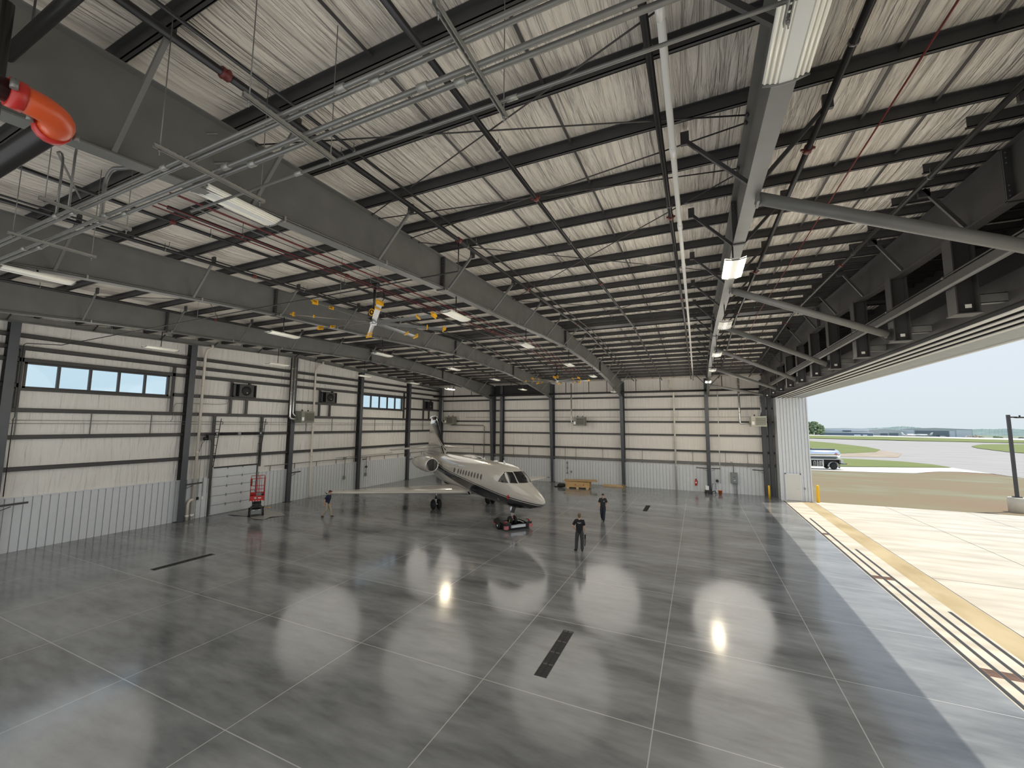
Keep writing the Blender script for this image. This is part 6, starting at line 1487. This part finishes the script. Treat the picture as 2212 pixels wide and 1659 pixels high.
tree((132.0, 594), 12.5, 4.5, 'lowest green tree of the clump, touching the distant white hangar roof')
# distant hangars
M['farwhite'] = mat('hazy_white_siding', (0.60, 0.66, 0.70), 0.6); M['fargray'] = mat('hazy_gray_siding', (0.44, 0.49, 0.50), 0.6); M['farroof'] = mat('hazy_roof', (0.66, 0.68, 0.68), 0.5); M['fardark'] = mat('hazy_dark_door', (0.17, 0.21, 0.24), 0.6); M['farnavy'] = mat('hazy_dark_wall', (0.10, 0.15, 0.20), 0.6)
def hangar(name, a, c, zb, zt, dep, label, wm, ridge=1.2, doors=()):
    A_, C_ = Vector((a[0], a[1], 0)), Vector((c[0], c[1], 0)); d = (C_ - A_).normalized(); n = Vector((-d.y, d.x, 0))
    if n.y < 0: n = -n
    o = (A_ + C_) / 2; o.z = zb; t = thing(name, label, 'building', o, 0, 'distant airport buildings')
    def P(s, q, z): return A_ + (C_ - A_) * s + n * q + Vector((0, 0, z))
    MB(o).prism([P(0, 0, zb), P(1, 0, zb), P(1, 0, zt), P(0.5, 0, zt + ridge), P(0, 0, zt)], n * dep).build('hangar_wall', wm, t)
    b = MB(o); b.prism([P(-0.01, -0.4, zt), P(0.5, -0.4, zt + ridge), P(0.5, -0.4, zt + ridge + 0.35), P(-0.01, -0.4, zt + 0.35)], n * (dep + 1)); b.prism([P(1.01, -0.4, zt), P(0.5, -0.4, zt + ridge), P(0.5, -0.4, zt + ridge + 0.35), P(1.01, -0.4, zt + 0.35)], n * (dep + 1)); b.build('roof', 'farroof', t)
    for s0, s1, z0, z1, m, nm in doors:
        MB(o).prism([P(s0, -0.25, zb + z0), P(s1, -0.25, zb + z0), P(s1, -0.25, zb + z1), P(s0, -0.25, zb + z1)], n * 0.3).build(nm, m, t)
    return t
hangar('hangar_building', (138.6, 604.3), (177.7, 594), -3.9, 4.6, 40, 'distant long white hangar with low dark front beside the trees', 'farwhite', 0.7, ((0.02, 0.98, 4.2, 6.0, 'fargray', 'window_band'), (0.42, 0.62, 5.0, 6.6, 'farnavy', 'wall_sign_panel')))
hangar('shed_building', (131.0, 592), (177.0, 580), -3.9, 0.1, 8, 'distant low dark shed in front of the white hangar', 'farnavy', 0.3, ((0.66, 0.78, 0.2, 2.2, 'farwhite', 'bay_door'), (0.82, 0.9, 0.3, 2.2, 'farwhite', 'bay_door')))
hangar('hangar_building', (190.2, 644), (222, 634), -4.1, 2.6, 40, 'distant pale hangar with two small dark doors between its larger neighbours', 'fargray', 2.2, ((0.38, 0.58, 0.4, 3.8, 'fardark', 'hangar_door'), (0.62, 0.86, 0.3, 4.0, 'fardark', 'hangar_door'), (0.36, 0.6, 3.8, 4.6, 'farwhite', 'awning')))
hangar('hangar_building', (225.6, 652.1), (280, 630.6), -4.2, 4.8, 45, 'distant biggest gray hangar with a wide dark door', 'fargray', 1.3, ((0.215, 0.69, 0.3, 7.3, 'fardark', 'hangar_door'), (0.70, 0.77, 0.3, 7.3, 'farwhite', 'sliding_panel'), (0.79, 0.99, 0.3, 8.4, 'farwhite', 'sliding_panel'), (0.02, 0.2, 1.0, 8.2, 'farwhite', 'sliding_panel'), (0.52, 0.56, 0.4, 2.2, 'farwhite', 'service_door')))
# parked aircraft, vehicles and the heap far across the field
def farjet(x, y, rz, label, L_=16):
    z = gz(x, y); t = thing('parked_airplane', label, 'airplane', (x, y, z), rz, 'airplanes parked by the distant hangars')
    MB().lathe([(0.05, -L_ / 2), (0.5, -L_ / 2 + 3), (0.95, -L_ / 4), (1.0, L_ / 4), (0.6, L_ / 2 - 1), (0.05, L_ / 2)], (0, 0, 2.0), 'X', 12).build('fuselage', 'white', t)
    MB().prism([(1.5, -8, 1.6), (-1, -8, 1.6), (-2, 0, 1.3), (2.5, 0, 1.3), ], (0, 0, 0.15)).prism([(1.5, 8, 1.6), (-1, 8, 1.6), (-2, 0, 1.3), (2.5, 0, 1.3)], (0, 0, 0.15)).build('wing', 'white', t)
    MB().prism([(-L_ / 2 + 3, -0.08, 2.6), (-L_ / 2 + 0.6, -0.08, 2.8), (-L_ / 2 - 0.3, -0.08, 5), (-L_ / 2 + 1, -0.08, 5)], (0, 0.16, 0)).build('fin', 'white', t)
    for q in (-1.6, 1.6): MB().lathe([(0.45, -1), (0.45, 1)], (-4.5, q, 2.5), 'X', 10).build('engine', 'fardark', t)
    for px, py in ((5, 0), (-0.5, -1.6), (-0.5, 1.6)): MB().tube([(px, py, 1.4), (px, py, 0.0)], 0.15, 6).build('landing_gear', 'fardark', t)
farjet(232, 615, R(160), 'white jet parked before the wide dark hangar door, far across the field')
farjet(219, 612, R(20), 'second white jet parked at the corner of the biggest distant hangar')
def farcar(x, y, rz, label, m, l=4.4, h=1.5):
    z = gz(x, y) + 0.02; t = thing('parked_car', label, 'car', (x, y, z), rz, 'vehicles parked far across the field')
    MB().prism([(-l / 2, -0.9, 0.3), (l / 2, -0.9, 0.3), (l / 2, -0.9, 0.85), (l * 0.28, -0.9, 0.95), (l * 0.15, -0.9, h), (-l * 0.3, -0.9, h), (-l / 2, -0.9, 0.9)], (0, 1.8, 0)).build('car_body', m, t)
    MB().box((-l * 0.27, -0.93, 0.98), (l * 0.14, 0.93, h - 0.1)).build('window_band', 'fardark', t)
    for px in (-l * 0.3, l * 0.3):
        for s in (-1, 1): MB().lathe([(0.32, s * 0.8), (0.32, s * 0.95)], (px, 0, 0.32), 'Y', 12).build('wheel', 'rubber', t)
farcar(246, 608, R(-18), 'white car parked right of the jets before the big distant hangar'.replace('right of the jets', 'beyond the jets'), 'white')
farcar(257.5, 588, R(-20), 'white car parked in front of the dark earth heap', 'white')
farcar(129, 590, R(-14), 'pale car parked below the far clump of trees', 'farwhite')
farcar(289, 573, R(-25), 'small dark car alone on the field beyond the heap', 'fardark')
hb = MB((263, 590, gz(263, 590) - 0.3)); random.seed(5)
for k in range(26): hb.ball((256 + random.random() * 14, 588 + random.random() * 5, gz(263, 590) + random.uniform(0, 1.6)), random.uniform(0.6, 1.5), 8, (1.3, 1, 0.7))
tag(hb.build('earth_heap', 'dirt'), 'dark rough heap of earth and rubble beyond the biggest distant hangar', 'heap', None, 'thing')
random.seed(8)
for k, (x, y, w_, lab) in enumerate(((276, 580, 4, 'low dark bush past the earth heap'), (301, 566, 6, 'wide dark bush at the edge of view behind the lamp post'), (284, 640, 5, 'dark bush at the corner of the biggest distant hangar'))):
    b = MB((x, y, gz(x, y) - 0.2))
    for q in range(14): b.ball((x + random.uniform(-w_, w_) * 0.7, y + random.uniform(-1.5, 1.5), gz(x, y) + random.uniform(0.2, 1.5)), random.uniform(0.7, 1.3), 8)
    tag(b.build('bush', 'leaf'), lab, 'bush', 'bushes far across the field', 'thing')
# lamp post on its concrete base
lx, ly = 21.75, 44.3
t = thing('lamp_post', 'dark parking lamp post on a round concrete base by the dry grass', 'lamp post', (lx, ly, gz(lx, ly)))
o = (lx, ly, gz(lx, ly))
MB(o).lathe([(0.52, -0.2), (0.52, 1.0), (0.49, 1.05), (0.001, 1.05)], (lx, ly, 0), n=24).build('concrete_base', 'apron', t)
MB(o).box((lx - 0.2, ly - 0.2, 1.05), (lx + 0.2, ly + 0.2, 1.12)).build('base_cover', 'dark_steel', t)
MB(o).box((lx - 0.085, ly - 0.085, 1.1), (lx + 0.085, ly + 0.085, 7.25)).build('pole', 'dark_steel', t)
hd_ = MB(o).box((lx + 0.05, ly - 0.05, 7.02), (lx + 0.45, ly + 0.05, 7.12)).box((lx + 0.4, ly - 0.2, 7.0), (lx + 1.15, ly + 0.2, 7.10)).build('lamp_head', 'dark_steel', t)
MB(o).box((lx + 0.5, ly - 0.15, 6.985), (lx + 1.1, ly + 0.15, 7.0)).build('lens', 'fixture', hd_)
MB(o).lathe([(0.05, 7.1), (0.05, 7.22)], (lx + 0.62, ly, 0), n=10).build('photocell', 'dark_steel', hd_)
# tank truck on the access road
tx, ty = 18.3, 77.9
t = thing('tank_truck', 'polished tank truck parked on the access road behind the jamb wall', 'truck', (tx, ty, gz(tx, ty) + 0.06), R(12.8))
M['polish'] = mat('polished_tank', (0.80, 0.82, 0.84), 0.16, metal=1.0)
pr = [(-9, 0.0), (-9, 0.5), (-8.9, 1.0), (0.75, 1.0), (0.95, 0.93), (1.08, 0.7), (1.12, 0.0)]
b = MB(); b.grid([[(x, -1.2 * r_ * math.cos(2 * PI * k / 28), 2.30 + 0.70 * r_ * math.sin(2 * PI * k / 28)) for k in range(28)] for x, r_ in pr], close=True); b.build('tank', 'polish', t)
MB().box((-8.8, -0.5, 2.97), (0.6, 0.5, 3.06)).box((-7, -0.35, 3.05), (-6.3, 0.35, 3.14)).box((-3.2, -0.35, 3.05), (-2.5, 0.35, 3.14)).build('top_walkway', 'graybox', t)
MB().box((-9, -1.15, 1.5), (1.1, 1.15, 1.62)).build('skirt_rail', 'cream_metal', t)
MB().box((-9.0, -0.45, 0.75), (1.2, 0.45, 1.5)).build('chassis_frame', 'black', t)
pc = MB()
for a, c in (((-5.2, 1.42), (-1.45, 1.5)), ((-5.2, 0.42), (-1.45, 0.5)), ((-1.5, 0.42), (-1.4, 1.5)), ((-3.15, 0.42), (-3.07, 1.5)), ((-2.25, 0.42), (-2.18, 1.3)), ((-5.2, 0.42), (-5.12, 1.5))): pc.box((a[0], -1.2, a[1]), (c[0], -1.12, c[1]))
pc.build('pump_cabinet_frame', 'white', t); MB().box((-5.2, -1.1, 0.5), (-1.45, -0.5, 1.5)).build('pump_cabinet', 'black', t)
for x in (-2.7, -2.0, -1.8): MB().tube([(x, -1.15, 0.55), (x, -1.15, 1.15), (x + 0.12, -1.15, 1.25), (x + 0.25, -1.15, 1.15), (x + 0.25, -1.15, 0.6)], 0.05, 8).build('hose', 'cream_metal', t)
MB().lathe([(0.36, -1.18), (0.36, -1.0)], (-4.2, 0, 0.9), 'Y', 16).build('hose_reel', 'navy', t); MB().ball((-3.5, -1.15, 0.85), 0.2, 10, (0.7, 0.5, 1.2)).build('meter', 'yellow', t)
for x in (0.0, -7.6):
    for s in (-1, 1):
        wh = MB().lathe([(0.25, s * 0.8), (0.45, s * 0.8), (0.51, s * 0.95), (0.45, s * 1.12), (0.25, s * 1.12)], (x, 0, 0.51), 'Y', 26).build('tire', 'rubber', t)
        MB().lathe([(0.08, s * 1.06), (0.25, s * 1.0), (0.25, s * 0.9)], (x, 0, 0.51), 'Y', 18).build('wheel_rim', 'graybox', wh)
fn = MB(); fn.grid([[(0.68 * math.cos(a), yy, 0.51 + 0.66 * math.sin(a)) for a in [PI * k / 12 - 0.15 for k in range(14)]] for yy in (-1.2, -0.75)]); fn.build('fender', 'white', t)
MB().box((0.72, -1.15, 0.25), (0.76, -0.75, 0.75)).build('mud_flap', 'rubber', t)
MB().box((1.25, -1.1, 0.8), (1.7, 1.1, 0.95)).build('rear_bumper', 'fardark', t); MB().box((1.0, -1.0, 0.95), (1.35, -0.6, 1.45)).box((1.0, 0.5, 0.95), (1.3, 0.9, 1.4)).build('rear_fittings', 'cream_metal', t)
for y in (-1.0, 1.0): MB().box((1.65, y - 0.12, 0.86), (1.72, y + 0.12, 0.98)).build('tail_lamp', 'red', t)
pl_ = MB(); pl_.prism([(0.32, -1.21, 2.1), (0.55, -1.21, 2.33), (0.32, -1.16, 2.56), (0.09, -1.21, 2.33)], (0, -0.01, 0)); pl_.build('hazard_placard', mat('pale_red_placard', (0.6, 0.25, 0.25), 0.5), t)
MB().box((-12.0, -1.2, 0.6), (-9.6, 1.2, 2.9)).box((-12.8, -1.15, 0.6), (-11.9, 1.15, 1.6)).build('cab', 'white', t)
# keep every label within sixteen words by dropping articles first
for o in COL.objects:
    lab = o.get('label')
    if lab and o.parent is None:
        w = lab.replace('-', ' - ').split() if False else lab.split()
        while len(w) > 16:
            k = next((i for i in range(len(w) - 1, -1, -1) if w[i] in ('the', 'a', 'an')), None)
            if k is None: k = next((i for i in range(len(w)) if w[i] in ('long', 'slim', 'dark', 'thin', 'counted', 'distant', 'gray', 'round', 'just')), None)
            if k is None: break
            w.pop(k)
        o['label'] = ' '.join(w)
